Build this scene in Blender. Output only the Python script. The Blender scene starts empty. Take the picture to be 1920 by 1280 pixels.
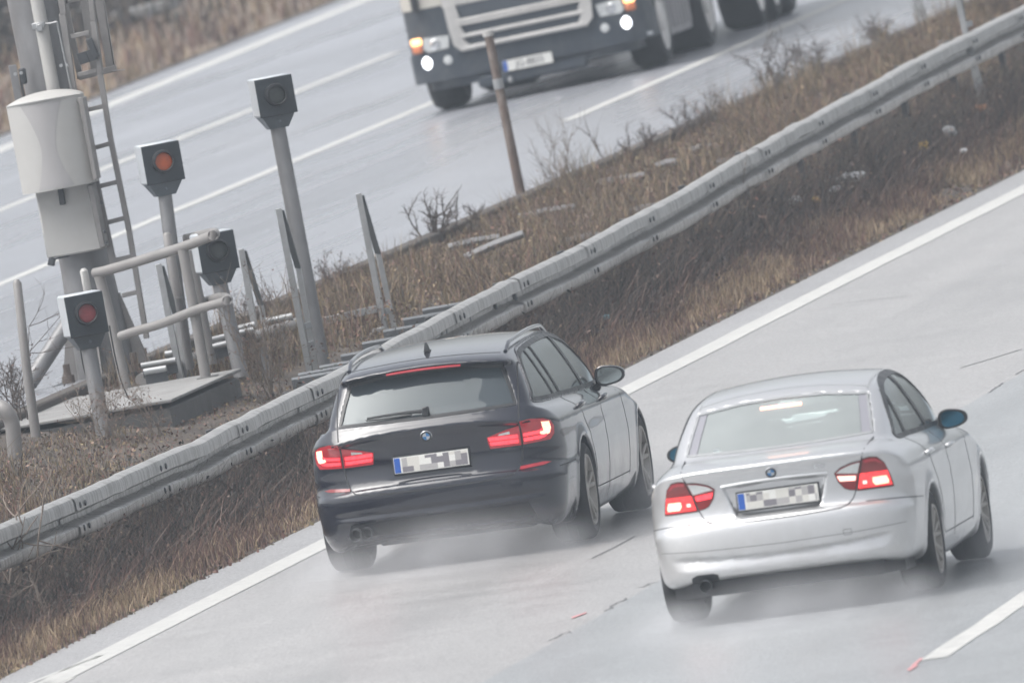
import bpy, bmesh, math, random
import numpy as np
from mathutils import Vector, Matrix
from mathutils.geometry import delaunay_2d_cdt
R_ = math.radians
rng = np.random.default_rng(7); random.seed(7)
SC = bpy.context.scene; COL = SC.collection

# ------------------------------------------------------------------ camera, sky, sun, exposure
F_PX = 45988.323                      # focal length in photo pixels (1920 wide): a long telephoto from a bridge
CAM = np.array((25.6435926, -166.8505573, 7.7893831))
FW = np.array((-0.1400139, 0.9894101, -0.0382593))
RT = np.array((0.9755189, 0.1312241, -0.1764740))
UP = np.array((0.1695846, 0.0620315, 0.9835615))
CF = 0.039367                         # crossfall of the right carriageway
cam_d = bpy.data.cameras.new('camera'); cam = bpy.data.objects.new('camera', cam_d); COL.objects.link(cam)
cam_d.sensor_width = 36; cam_d.lens = F_PX / 1920 * 36
cam_d.clip_start = 1; cam_d.clip_end = 6000
cam.matrix_world = Matrix(((RT[0], UP[0], -FW[0], CAM[0]), (RT[1], UP[1], -FW[1], CAM[1]), (RT[2], UP[2], -FW[2], CAM[2]), (0, 0, 0, 1)))
cam_d.dof.use_dof = True; cam_d.dof.focus_distance = 178; cam_d.dof.aperture_fstop = 7.5
SC.camera = cam
SUN_EL, SUN_AZ = R_(62), R_(242)
W = bpy.data.worlds.new('World'); SC.world = W; W.use_nodes = True
nt = W.node_tree; nt.nodes.clear()
sky = nt.nodes.new('ShaderNodeTexSky'); sky.sky_type = 'NISHITA'; sky.sun_disc = False
sky.sun_elevation = SUN_EL; sky.sun_rotation = SUN_AZ; sky.dust_density = 6; sky.air_density = 1.0; sky.ozone_density = 1.0; sky.altitude = 100
hs = nt.nodes.new('ShaderNodeHueSaturation'); hs.inputs['Saturation'].default_value = 0.24
bg = nt.nodes.new('ShaderNodeBackground'); bg.inputs['Strength'].default_value = 0.15
wo = nt.nodes.new('ShaderNodeOutputWorld')
nt.links.new(sky.outputs[0], hs.inputs['Color']); nt.links.new(hs.outputs[0], bg.inputs['Color']); nt.links.new(bg.outputs[0], wo.inputs['Surface'])
sun_d = bpy.data.lights.new('sun', 'SUN'); sun_d.energy = 1.35; sun_d.angle = R_(60); sun_d.color = (1, .97, .93)
sun = bpy.data.objects.new('sun', sun_d); COL.objects.link(sun)
sun.rotation_euler = (R_(90) - SUN_EL, 0, math.pi - SUN_AZ)
VS = SC.view_settings; VS.view_transform = 'Standard'; VS.look = 'None'; VS.gamma = 1; VS.use_curve_mapping = False
VS.exposure = 0.55
SC.cycles.max_bounces = 8; SC.cycles.transparent_max_bounces = 16; SC.cycles.volume_bounces = 1
SC.cycles.use_denoising = True

# ------------------------------------------------------------------ helpers: points
def ray(x, y): return FW + RT * (x - 960) / F_PX - UP * (y - 640) / F_PX
def atz(x, y, z=0.0, cf=0.0):
    d = ray(x, y); return CAM + d * ((z - CAM[2] - cf * CAM[0]) / (d[2] + cf * d[0]))
def atx(x, y, X): d = ray(x, y); return CAM + d * ((X - CAM[0]) / d[0])
def aty(x, y, Y): d = ray(x, y); return CAM + d * ((Y - CAM[1]) / d[1])
def project(P):
    d = np.asarray(P, float) - CAM; z = d @ FW
    return np.stack([960 + F_PX * (d @ RT) / z, 640 - F_PX * (d @ UP) / z], -1)
def zright(X): return -CF * np.asarray(X, float)
ZL0 = .60
def zleft(X): return ZL0 + .028 * (np.asarray(X, float) + 9)
def gm(X, Y):                         # median ground height
    X = np.asarray(X, float); Y = np.clip(np.asarray(Y, float), 0, 130); a = -X
    z0, z1, z2, z3 = .022, .05 + .0053 * Y, .36 + .0035 * Y, float(zleft(-4.5)) - .06
    k1 = np.clip((a - .58) / .92, 0, 1); k2 = np.clip((a - 1.5) / 1.1, 0, 1); k3 = np.clip((a - 2.6) / 1.9, 0, 1)
    return z0 + (z1 - z0) * k1 + (z2 - z1) * k2 + (z3 - z2) * k3
def atg(x, y):                        # first hit of the pixel ray with the median ground
    d = ray(x, y); t = np.linspace(100, 330, 4601); P = CAM + d[None] * t[:, None]
    h = P[:, 2] - gm(P[:, 0], P[:, 1]); i = np.argmax(h < 0)
    k = h[i - 1] / (h[i - 1] - h[i]); return P[i - 1] + (P[i] - P[i - 1]) * k

# ------------------------------------------------------------------ helpers: objects
WORLD = {}
def tag(o, label=None, cat=None, group=None, kind=None):
    if label: o['label'] = label
    if cat: o['category'] = cat
    if group: o['group'] = group
    if kind: o['kind'] = kind
    return o
def thing(name, loc, label, cat, group=None, M=None):
    o = bpy.data.objects.new(name, None); COL.objects.link(o)
    o.empty_display_size = .2
    mw = Matrix.Translation(Vector(loc)) if M is None else M
    o.matrix_world = mw; WORLD[o.name] = mw
    return tag(o, label, cat, group)
def link_mesh(name, verts, faces, m, parent=None, world=False, smooth=True, angle=40, midx=None):
    me = bpy.data.meshes.new(name)
    v = np.asarray(verts, float)
    if parent is not None and world:
        mi = np.array(WORLD[parent.name].inverted()); v = v @ mi[:3, :3].T + mi[:3, 3]
    me.from_pydata(v.tolist(), [], [list(map(int, f)) for f in faces])
    for mm in (m if isinstance(m, (list, tuple)) else [m]): me.materials.append(mm)
    if midx is not None: me.polygons.foreach_set('material_index', np.asarray(midx, 'i'))
    if smooth:
        me.polygons.foreach_set('use_smooth', np.ones(len(me.polygons), bool))
        if angle < 180: me.set_sharp_from_angle(angle=R_(angle))
    me.update()
    o = bpy.data.objects.new(name, me); COL.objects.link(o)
    if parent is not None:
        o.parent = parent; WORLD[o.name] = WORLD[parent.name]
    else: WORLD[o.name] = Matrix.Identity(4)
    return o
class MB:
    def __init__(s): s.v = []; s.f = []; s.mi = []; s.m = 0
    def add(s, v, f):
        n = len(s.v); s.v += [tuple(map(float, p)) for p in v]; s.f += [tuple(int(i) + n for i in q) for q in f]; s.mi += [s.m] * len(f); return s
    def box(s, c, size, A=None, bev=.006):
        """chamfered box; A: 3x3 with columns = axes"""
        A = np.eye(3) if A is None else np.asarray(A, float); h = np.array(size, float) / 2; b = min(bev, h.min() * .45)
        V = []; idx = {}
        for sx in (-1, 1):
            for sy in (-1, 1):
                for sz in (-1, 1):
                    for k in range(3):
                        e = h - b; e[k] = h[k]; idx[(sx, sy, sz, k)] = len(V); V.append(np.array((sx, sy, sz)) * e)
        F = []
        def q(l, n):
            ids = [idx[a] for a in l]; P = [V[i] for i in ids]
            nn = np.cross(P[1] - P[0], P[2] - P[0])
            F.append(ids if nn @ n > 0 else ids[::-1])
        for k in range(3):
            i, j = (k + 1) % 3, (k + 2) % 3
            for sg in (-1, 1):
                l = []
                for (a, bb) in ((-1, -1), (1, -1), (1, 1), (-1, 1)):
                    t = [0, 0, 0]; t[k] = sg; t[i] = a; t[j] = bb; l.append((*t, k))
                n = np.zeros(3); n[k] = sg; q(l, n)
            for a in (-1, 1):
                for bb in (-1, 1):
                    l = []
                    for (sg, kk) in ((-1, i), (1, i), (1, j), (-1, j)):
                        t = [0, 0, 0]; t[k] = sg; t[i] = a; t[j] = bb; l.append((*t, kk))
                    n = np.zeros(3); n[i] = a; n[j] = bb; q(l, n)
        for sx in (-1, 1):
            for sy in (-1, 1):
                for sz in (-1, 1):
                    q([(sx, sy, sz, k) for k in range(3)], np.array((sx, sy, sz), float))
        return s.add([np.array(c, float) + A @ p for p in V], F)
    def tube(s, path, r, n=10, caps=True):
        P = np.asarray(path, float); m = len(P); rr = np.full(m, r) if np.isscalar(r) else np.asarray(r, float)
        T = np.gradient(P, axis=0); T /= np.linalg.norm(T, axis=1)[:, None] + 1e-12
        u = np.cross(T[0], (0, 0, 1)) if abs(T[0][2]) < .9 else np.cross(T[0], (1, 0, 0)); u /= np.linalg.norm(u)
        V = []
        a = np.arange(n) * 2 * np.pi / n
        for i in range(m):
            u = u - T[i] * (u @ T[i]); u /= np.linalg.norm(u); w = np.cross(T[i], u)
            V += list(P[i] + rr[i] * (np.cos(a)[:, None] * u + np.sin(a)[:, None] * w))
        F = [(i * n + k, i * n + (k + 1) % n, (i + 1) * n + (k + 1) % n, (i + 1) * n + k) for i in range(m - 1) for k in range(n)]
        if caps: F += [tuple(range(n))[::-1], tuple(range((m - 1) * n, m * n))]
        return s.add(V, F)
    def lathe(s, prof, o, d, n=32, cap=True):
        """prof: (radius, distance along d)"""
        d = np.array(d, float); d /= np.linalg.norm(d); u = np.cross(d, (0, 0, 1)) if abs(d[2]) < .9 else np.cross(d, (1, 0, 0)); u /= np.linalg.norm(u); w = np.cross(d, u)
        a = np.arange(n) * 2 * np.pi / n; V = []
        for r, h in prof: V += list(np.array(o) + h * d + max(r, 1e-4) * (np.cos(a)[:, None] * u + np.sin(a)[:, None] * w))
        m = len(prof)
        F = [(i * n + k, i * n + (k + 1) % n, (i + 1) * n + (k + 1) % n, (i + 1) * n + k) for i in range(m - 1) for k in range(n)]
        if cap: F += [tuple(range(n))[::-1], tuple(range((m - 1) * n, m * n))]
        return s.add(V, F)
    def prism(s, poly, o, a, b, d):
        """polygon in the (a,b) frame at o, extruded by vector d"""
        o, a, b, d = (np.array(t, float) for t in (o, a, b, d)); n = len(poly)
        V = [o + a * p[0] + b * p[1] for p in poly]; V += [v + d for v in V]
        F = [tuple(range(n))[::-1], tuple(range(n, 2 * n))] + [(i, (i + 1) % n, n + (i + 1) % n, n + i) for i in range(n)]
        nn = np.cross(a, b) @ d
        area = sum(poly[i][0] * poly[(i + 1) % n][1] - poly[(i + 1) % n][0] * poly[i][1] for i in range(n))
        if nn * area < 0: F = [f[::-1] for f in F]
        return s.add(V, F)
    def build(s, name, m, parent=None, world=True, smooth=True, angle=40):
        return link_mesh(name, s.v, s.f, m, parent, world, smooth, angle, s.mi if isinstance(m, (list, tuple)) else None)
def curve(pts, n=8):
    """Catmull-Rom through points"""
    P = np.asarray(pts, float); Q = np.vstack([2 * P[0] - P[1], P, 2 * P[-1] - P[-2]]); out = []
    for i in range(1, len(Q) - 2):
        for t in np.arange(n) / n:
            a, b, c, d = Q[i - 1:i + 3]
            out.append(.5 * ((2 * b) + (c - a) * t + (2 * a - 5 * b + 4 * c - d) * t * t + (3 * b - a - 3 * c + d) * t ** 3))
    out.append(P[-1]); return np.array(out)

# ------------------------------------------------------------------ materials
def new_mat(name):
    m = bpy.data.materials.new(name); m.use_nodes = True; n = m.node_tree.nodes
    return m, m.node_tree, n['Principled BSDF'], n['Material Output']
def mat(name, base, rough=.5, metal=0., var=.12, scale=6., stretch=(1, 1, 1), dirt=None, dirt_amt=.5, dirt_scale=3., bump=0., bscale=60., coat=0., coat_rough=.05, rvar=.1, spec=.5, emit=None, estr=0.):
    m, t, b, out = new_mat(name); N = t.nodes.new; L = t.links.new
    tc = N('ShaderNodeTexCoord'); mp = N('ShaderNodeMapping'); mp.inputs['Scale'].default_value = stretch; L(tc.outputs['Object'], mp.inputs['Vector'])
    nz = N('ShaderNodeTexNoise'); nz.inputs['Scale'].default_value = scale; nz.inputs['Detail'].default_value = 6; nz.inputs['Roughness'].default_value = .6; L(mp.outputs[0], nz.inputs['Vector'])
    mr = N('ShaderNodeMapRange'); mr.inputs[1].default_value = .25; mr.inputs[2].default_value = .75; mr.inputs[3].default_value = 1 - var; mr.inputs[4].default_value = 1 + var; L(nz.outputs[0], mr.inputs[0])
    hv = N('ShaderNodeHueSaturation'); hv.inputs['Color'].default_value = (*base, 1); L(mr.outputs[0], hv.inputs['Value']); col = hv.outputs[0]
    if dirt:
        n2 = N('ShaderNodeTexNoise'); n2.inputs['Scale'].default_value = dirt_scale; n2.inputs['Detail'].default_value = 8; n2.inputs['Roughness'].default_value = .7; L(mp.outputs[0], n2.inputs['Vector'])
        r2 = N('ShaderNodeMapRange'); r2.inputs[1].default_value = .45; r2.inputs[2].default_value = .7; r2.inputs[4].default_value = dirt_amt; L(n2.outputs[0], r2.inputs[0])
        mx = N('ShaderNodeMix'); mx.data_type = 'RGBA'; L(r2.outputs[0], mx.inputs[0]); L(col, mx.inputs[6]); mx.inputs[7].default_value = (*dirt, 1); col = mx.outputs[2]
    L(col, b.inputs['Base Color']); b.inputs['Metallic'].default_value = metal; b.inputs['Specular IOR Level'].default_value = spec
    rr = N('ShaderNodeMapRange'); rr.inputs[1].default_value = .3; rr.inputs[2].default_value = .7; rr.inputs[3].default_value = max(.02, rough - rvar); rr.inputs[4].default_value = min(1, rough + rvar); L(nz.outputs[0], rr.inputs[0]); L(rr.outputs[0], b.inputs['Roughness'])
    b.inputs['Coat Weight'].default_value = coat; b.inputs['Coat Roughness'].default_value = coat_rough
    if bump:
        n3 = N('ShaderNodeTexNoise'); n3.inputs['Scale'].default_value = bscale; n3.inputs['Detail'].default_value = 4; L(mp.outputs[0], n3.inputs['Vector'])
        bp = N('ShaderNodeBump'); bp.inputs['Strength'].default_value = bump; bp.inputs['Distance'].default_value = .01; L(n3.outputs[0], bp.inputs['Height']); L(bp.outputs[0], b.inputs['Normal'])
    if emit: b.inputs['Emission Color'].default_value = (*emit, 1); b.inputs['Emission Strength'].default_value = estr
    return m
GALV = mat('galvanised_steel', (.38, .39, .40), .45, .55, .15, 9, dirt=(.22, .21, .2), dirt_amt=.35, dirt_scale=5)
RAILM = mat('weathered_rail_steel', (.49, .485, .475), .42, .6, .16, 3, (1, 5, .7), dirt=(.11, .10, .09), dirt_amt=.9, dirt_scale=2.9)
GREYP = mat('grey_painted_tube', (.25, .24, .235), .45, .1, .12, 5, dirt=(.2, .18, .165), dirt_amt=.35)
POSTM = mat('grey_post_steel', (.225, .225, .23), .45, .35, .22, 5, (1, 1, .5), dirt=(.14, .13, .13), dirt_amt=.5)
DARKPL = mat('dark_face_plate', (.024, .031, .038), .5, 0, .15, 8)
WHITEB = mat('white_box_paint', (.50, .53, .56), .4, 0, .08, 8)
LADM = mat('ladder_steel', (.25, .24, .235), .5, .35, .15, 10)
DKSTEEL = mat('dark_steel', (.06, .064, .07), .55, .2, .25, 6)
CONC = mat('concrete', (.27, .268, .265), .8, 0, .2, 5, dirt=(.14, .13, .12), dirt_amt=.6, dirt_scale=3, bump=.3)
CONCD = mat('dark_concrete', (.11, .11, .11), .6, 0, .2, 5, dirt=(.06, .06, .055), dirt_amt=.6, bump=.3)  # darker concrete for the block under the pale top and the foot plate
CABM = mat('cabinet_light_grey', (.46, .455, .44), .5, 0, .05, 4, dirt=(.27, .26, .24), dirt_amt=.35, dirt_scale=2)
CABP = mat('cabinet_print', (.375, .365, .365), .55, 0, .05, 4)
RUST = mat('rusty_pole', (.13, .095, .08), .75, .1, .35, 14, (1, 1, .4), dirt=(.33, .3, .27), dirt_amt=.6, dirt_scale=9)
BLACKP = mat('black_plastic', (.02, .021, .024), .45, 0, .15, 10)
RUBBER = mat('tyre_rubber', (.022, .022, .024), .75, 0, .15, 12)
CHROME = mat('chrome', (.75, .76, .78), .15, 1., .04, 10, rvar=.05)

# ------------------------------------------------------------------ the setting
def road_mat(name, base, wet, lat=True):
    m, t, b, out = new_mat(name); N = t.nodes.new; L = t.links.new
    tc = N('ShaderNodeTexCoord')
    def noise(scale, st, det=6, rg=.6):
        mp = N('ShaderNodeMapping'); mp.inputs['Scale'].default_value = st; L(tc.outputs['Object'], mp.inputs['Vector'])
        n = N('ShaderNodeTexNoise'); n.inputs['Scale'].default_value = scale; n.inputs['Detail'].default_value = det; n.inputs['Roughness'].default_value = rg; L(mp.outputs[0], n.inputs['Vector']); return n.outputs[0]
    def rng_(s, a, b_, c, d):
        r = N('ShaderNodeMapRange'); r.inputs[1].default_value = a; r.inputs[2].default_value = b_; r.inputs[3].default_value = c; r.inputs[4].default_value = d; L(s, r.inputs[0]); return r.outputs[0]
    def math_(op, a, b_):
        k = N('ShaderNodeMath'); k.operation = op
        for i, q in enumerate((a, b_)):
            if isinstance(q, (int, float)): k.inputs[i].default_value = q
            else: L(q, k.inputs[i])
        return k.outputs[0]
    fine = noise(48, (1, .22, 1), 3); streak = noise(1.0, (.35, 1.3, 1) if lat else (1.2, .03, 1), 5); tracks = noise(1.1, (1.0, .02, 1), 3); patch = noise(.25, (1, .25, 1), 4)
    lanes = noise(.16, (1, .004, 1), 2)
    grit = noise(110, (1, .15, 1), 2)
    v = math_('MULTIPLY', math_('MULTIPLY', rng_(fine, .3, .7, .80, 1.2), rng_(grit, .3, .7, .78, 1.22)), rng_(patch, .3, .7, .9, 1.1))
    v = math_('MULTIPLY', v, rng_(streak, .35, .7, .95, 1.05))
    v = math_('MULTIPLY', v, rng_(tracks, .35, .65, .94, 1.05))
    hv = N('ShaderNodeHueSaturation'); hv.inputs['Color'].default_value = (*base, 1); L(v, hv.inputs['Value']); L(hv.outputs[0], b.inputs['Base Color'])
    r = math_('ADD', rng_(tracks, .35, .65, -.03, .04), rng_(streak, .35, .65, -.02, .02)); r = math_('ADD', r, rng_(patch, .3, .7, -.02, .03)); r = math_('ADD', r, wet)
    L(r, b.inputs['Roughness']); b.inputs['Specular IOR Level'].default_value = .5
    bp = N('ShaderNodeBump'); bp.inputs['Strength'].default_value = .12; bp.inputs['Distance'].default_value = .004; L(fine, bp.inputs['Height']); L(bp.outputs[0], b.inputs['Normal'])
    return m
ROADR = road_mat('wet_concrete_road', (.315, .31, .308), .33)
ROADL = road_mat('wet_asphalt_road', (.26, .27, .295), .28, False)
SHOULD = road_mat('shoulder_asphalt', (.31, .31, .315), .42)
PAINT = mat('road_paint', (.52, .52, .50), .45, 0, .08, 9, dirt=(.36, .36, .355), dirt_amt=.7, dirt_scale=7)
SOIL = mat('brown_soil', (.07, .058, .05), .95, 0, .4, 5, dirt=(.13, .105, .08), dirt_amt=.7, dirt_scale=2.2, bump=.6)
BANK = mat('dry_grass_bank', (.20, .155, .115), .95, 0, .35, 1.3, dirt=(.10, .085, .078), dirt_amt=.8, dirt_scale=.45, bump=.6)
def sheet(name, xs, ys, zf, m, **kw):
    xs, ys = np.asarray(xs, float), np.asarray(ys, float); V = [(x, y, float(zf(x, y))) for y in ys for x in xs]; n = len(xs)
    F = [(j * n + i, j * n + i + 1, (j + 1) * n + i + 1, (j + 1) * n + i) for j in range(len(ys) - 1) for i in range(n - 1)]
    o = link_mesh(name, V, F, m, smooth=True, angle=180); return tag(o, kind='structure', **kw)
sheet('ground', np.linspace(-900, 900, 7), np.linspace(-600, 2400, 7), lambda x, y: -6, SOIL)
ROADR2 = road_mat('wet_centre_lane', (.27, .28, .287), .31)
sheet('right_carriageway', [-.02, 1.8, 3.62], np.linspace(-190, 420, 8), lambda x, y: zright(x), ROADR)
sheet('right_carriageway', [3.62, 10, 22, 40], np.linspace(-190, 420, 8), lambda x, y: zright(x), ROADR2)
sheet('median_pavement_edge', [-.62, -.02], np.linspace(-190, 420, 8), lambda x, y: zright(x), SHOULD)
sheet('left_carriageway', [-32, -16, -4.42], np.linspace(-190, 420, 8), lambda x, y: zleft(x), ROADL)
KERB = mat('dark_kerb', (.075, .066, .06), .85, 0, .3, 7, bump=.4)
mb = MB()
for k in range(30):
    y0 = -30 + k * 6; zt = float(zleft(-4.42))
    mb.box((-4.44, y0 + 3, zt - .035), (.16, 5.97, .11), bev=.015)
tag(mb.build('kerb', KERB), kind='structure')
ys = np.linspace(-60, 140, 101); xs = -np.concatenate([[.58, .7], np.linspace(.85, 4.4, 19)])
def med(x, y): return gm(x, y) + .025 * math.sin(x * 7 + y * 1.7) * math.sin(y * 2.3 - x * 3) * min(1, max(0, (-x - .7)))
sheet('median_strip', xs, ys, med, SOIL)
def zbank(x, y):
    e = -19.48 - .0385 * (y - 113.35); d = e - x
    return float(zleft(e)) + .02 + max(0, d) * .16 + .06 * math.sin(y * .31) * min(1, max(0, d) / 3) + .05 * math.sin(x * 1.3 + y * .17) * min(1, max(0, d) / 3)
def bank_sheet():
    ys = np.linspace(20, 330, 120); V = []; n = 26
    for y in ys:
        e = -19.48 - .0385 * (y - 113.35)
        for k in range(n):
            d = (k / (n - 1)) ** 1.6 * 45; V.append((e - d, y, zbank(e - d, y)))
    F = [(j * n + i + 1, j * n + i, (j + 1) * n + i, (j + 1) * n + i + 1) for j in range(len(ys) - 1) for i in range(n - 1)]
    return tag(link_mesh('grass_bank', V, F, BANK, angle=180), kind='structure')
bank_sheet()

def marking(name, pts, w, zf, side=0):
    """painted strip along world points"""
    P = np.asarray(pts, float); V = []; F = []
    T = np.gradient(P, axis=0); T /= np.linalg.norm(T, axis=1)[:, None]
    for p, t in zip(P, T):
        n = np.array((t[1], -t[0], 0)); a = p + n * (side - .5) * w; b = p + n * (side + .5) * w
        for q in (a, b): V.append((q[0], q[1], float(zf(q[0])) + .004))
    for i in range(len(P) - 1): F.append((2 * i, 2 * i + 1, 2 * i + 3, 2 * i + 2))
    return tag(link_mesh(name, V, F, PAINT, smooth=False), kind='structure')
def line_pts(a, b, n, jit=.008): 
    a, b = np.array(a, float), np.array(b, float); P = a + (b - a) * np.linspace(0, 1, n)[:, None]; P[:, 0] += rng.normal(0, jit, n); return P
# median edge line: two runs of paint that do not quite meet
marking('edge_line', line_pts((-.10, -9.2, 0), (-.13, 200, 0), 90, .006), .22, zright)
marking('edge_line', line_pts((-.15, -120, 0), (-.06, -8.7, 0), 50, .006), .21, zright)
marking('edge_line', line_pts((-.28, -8.9, 0), (-.12, -6.5, 0), 8, .006), .05, zright)
for y0 in (-140, -122, -104, -86, -68, -50, 23.7, 41.7, 59.7, 78): marking('lane_line', line_pts((3.47, y0, 0), (3.47, y0 + 6, 0), 8), .14, zright)
P0 = atz(1742, 1236, 0, CF); yd = float(P0[1])
for k in range(-7, 8):
    y0 = yd + k * 18 - (.0 if k >= 0 else 0)
    marking('lane_line', line_pts((P0[0] + .02, y0, 0), (P0[0] + .02, y0 + 6.6, 0), 8), .17, zright)
zlp = ZL0 + .252
def atl(x, y): return atz(x, y, zlp, -.028)
def lline(a, b, e0=0., e1=0., w=.17, name='lane_line'):
    A, B = atl(*a), atl(*b); d = (B - A); marking(name, line_pts(A - d * e0, B + d * e1, 30, .006), w, zleft)
lline((1061, 227.5), (1492, 40.6), 0, .6)
lline((0, 533), (797, 199), .3, .05)
lline((182, 322), (725, 105), .6, .03)
lline((0, 282), (653, 13.7), .3, .6, .3, 'edge_line')
# joints, cracks and faint tyre streaks in the concrete
SEAM = mat('tar_seam', (.15, .15, .155), .5, 0, .2, 8)
mb = MB()
def seam(P, w, zf, dz=.003):
    P = np.asarray(P, float); T = np.gradient(P, axis=0); T /= np.linalg.norm(T, axis=1)[:, None]; V = []
    for p, t in zip(P, T):
        n = np.array((t[1], -t[0], 0)) * w / 2
        for q in (p - n, p + n): V.append((q[0], q[1], float(zf(q[0])) + dz))
    mb.add(V, [(2 * i, 2 * i + 1, 2 * i + 3, 2 * i + 2) for i in range(len(P) - 1)])
for y0, y1 in ((-11.6, -10.9), (-9.1, -7.9), (-6.9, -6.5), (-5.0, -4.6), (13, 14.2), (15.2, 17.4), (18.2, 20.6), (21.2, 22.4), (25, 27), (34, 37)):
    seam(line_pts((3.60 + rng.normal(0, .02), y0, 0), (3.60 + rng.normal(0, .02), y1, 0), 10, .012), .018, zright)
for (a, b) in (((1111, 1046), (1190, 1005)), ((1245, 1063), (1330, 1015)), ((1560, 571), (1700, 555)), ((1800, 690), (1915, 655))):
    seam(np.array([atz(*a, 0, CF), (atz(*a, 0, CF) + atz(*b, 0, CF)) / 2 + np.array((.01, 0, 0)), atz(*b, 0, CF)]), .02, zright)
tag(mb.build('road_seam', SEAM, smooth=False), kind='structure')
PINK = mat('pink_spray_paint', (.55, .27, .28), .6, 0, .2, 14)
def spot(pts, m, name):
    P = [atz(x, y, 0, CF) for x, y in pts]; V = [(p[0], p[1], float(zright(p[0])) + .006) for p in P]
    return tag(link_mesh(name, V, [tuple(range(len(V)))[::-1]], m, smooth=False), kind='structure')
spot([(1700, 1256), (1716, 1246), (1722, 1248), (1706, 1258)], PINK, 'road_marking')
spot([(1708, 1249), (1726, 1234), (1731, 1235), (1714, 1250)], PINK, 'road_marking')
spot([(1072, 1157), (1100, 1148), (1100, 1150), (1073, 1160)], PINK, 'road_marking')

# ------------------------------------------------------------------ guard rail
XR = -1.5
SAMP = [(0,983.7),(75,952),(225,888),(311,848.7),(375,822),(404,805),(540,741.5),(590,715),(645,687.5),(690,666),(727.5,643.7),(765,623.7),(807.5,601),(866,567.5),(1005,500),(1117.5,443.7),(1200,401),(1313.7,336.8),(1410,280),(1488.7,234),(1523.7,218.7),(1602,175),(1685.6,129),(1768.7,85.3),(1856,43.7),(1920,13)]
SP = np.array([atx(x, y, XR) for x, y in SAMP])
SP = SP[np.argsort(SP[:, 1])]
def railz(y):
    y = np.asarray(y, float)
    lo = SP[0][2] + (y - SP[0][1]) * .002; hi = SP[-1][2] + (y - SP[-1][1]) * .005
    return np.where(y < SP[0][1], lo, np.where(y > SP[-1][1], hi, np.interp(y, SP[:, 1], SP[:, 2])))
rail = thing('guard_rail', (XR, 20, float(gm(XR, 20))), 'weathered grey steel crash barrier of corrugated beam running along the median', 'guard rail')
prof = [(-.012,-.004),(.0,0),(.045,-.004),(.078,-.02),(.088,-.045),(.090,-.108),(.070,-.116),(-.020,-.134),(-.040,-.150),(-.040,-.182),(-.020,-.196),(.072,-.207),(.090,-.220),(.090,-.268),(.078,-.292),(.035,-.308),(.0,-.31)]
mb = MB(); yv = np.arange(-40, 130, .4); n = len(prof)
off = np.zeros(len(yv))
for i, y in enumerate(yv): off[i] = .006 * ((y % 4.0) / 4.0) + rng.normal(0, .0025)
V = []
for i, y in enumerate(yv):
    zt = float(railz(y)) + rng.normal(0, .003)
    dent = .012 * math.sin(y * .9) + off[i]
    for k, (px, pz) in enumerate(prof): V.append((XR - .04 + px + dent, y, zt + pz * (1 + .015 * math.sin(y * 2.1 + k))))
F = [(i * n + k, i * n + k + 1, (i + 1) * n + k + 1, (i + 1) * n + k) for i in range(len(yv) - 1) for k in range(n - 1)]
mb.add(V, F)
V2 = [(x - .004, y, z) for x, y, z in V]; mb.add(V2, [f[::-1] for f in F])
mb.m = 1
for yj in np.arange(-38, 128, 4.0):
    zt = float(railz(yj)); dj = .012 * math.sin(yj * .9) + .004
    for dz in (-.075, -.237):
        for dy in (-.12, .12):
            mb.lathe([(.022, 0), (.022, .010), (.012, .014)], (XR - .04 + .090 + dj, yj + dy, zt + dz), (1, 0, 0), 8)
mb.m = 0
for yj in np.arange(-38.3, 128, 4.0):                                   # beam lap joints
    V = []
    for yy in (yj, yj + .32):
        zt = float(railz(yy)); dj = .012 * math.sin(yy * .9) + .008
        for (px, pz) in prof: V.append((XR - .04 + px + dj, yy, zt + pz))
    mb.add(V, [(k, k + 1, n + k + 1, n + k) for k in range(n - 1)])
mb.build('beam', [RAILM, DKSTEEL], rail, angle=32)
for yj in np.arange(-6, 110, 4.0):
    zt = float(railz(yj)); g = float(gm(XR - .16, yj)); mp = MB()
    mp.box((XR - .19, yj, (zt - .03 + g - .2) / 2), (.055, .11, zt - .03 - g + .2), bev=.006); mp.build('post', BLACKP, rail)
# spacer bars reaching back from the beam
def bar_from(px, py, length, z=None, r=.05):
    P = atz(px, py, float(railz(20)) - .13 if z is None else z); return P
LEFT_ENDS = [(548,712),(560,703),(600,689),(640,668),(680,645),(720,622),(757,600),(793,582)]
SPM = mat('spacer_bar_steel', (.15, .16, .172), .6, .1, .2, 7)
for (px, py) in LEFT_ENDS:
    zt = .62; P = atz(px, py, zt)
    for _ in range(4): P = atz(px, py, float(railz(P[1])) - .15)
    b = MB(); x0, x1 = P[0], XR - .06
    pf = [(-.04,.03),(-.03,.045),(.03,.045),(.04,.03),(.028,-.02),(.02,-.075),(-.02,-.075),(-.028,-.02)]
    b.prism(pf, (x0, P[1], P[2] - .03), (0, 1, 0), (0, 0, 1), (x1 - x0, 0, 0)); b.build('spacer_bar', SPM, rail)
    lg = MB(); lg.box((x0 + .12, P[1], (P[2] - .1 + gm(x0, P[1]) - .1) / 2), (.05, .05, max(.1, P[2] - .1 - gm(x0, P[1]) + .1))); lg.build('post', DKSTEEL, rail)
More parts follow.
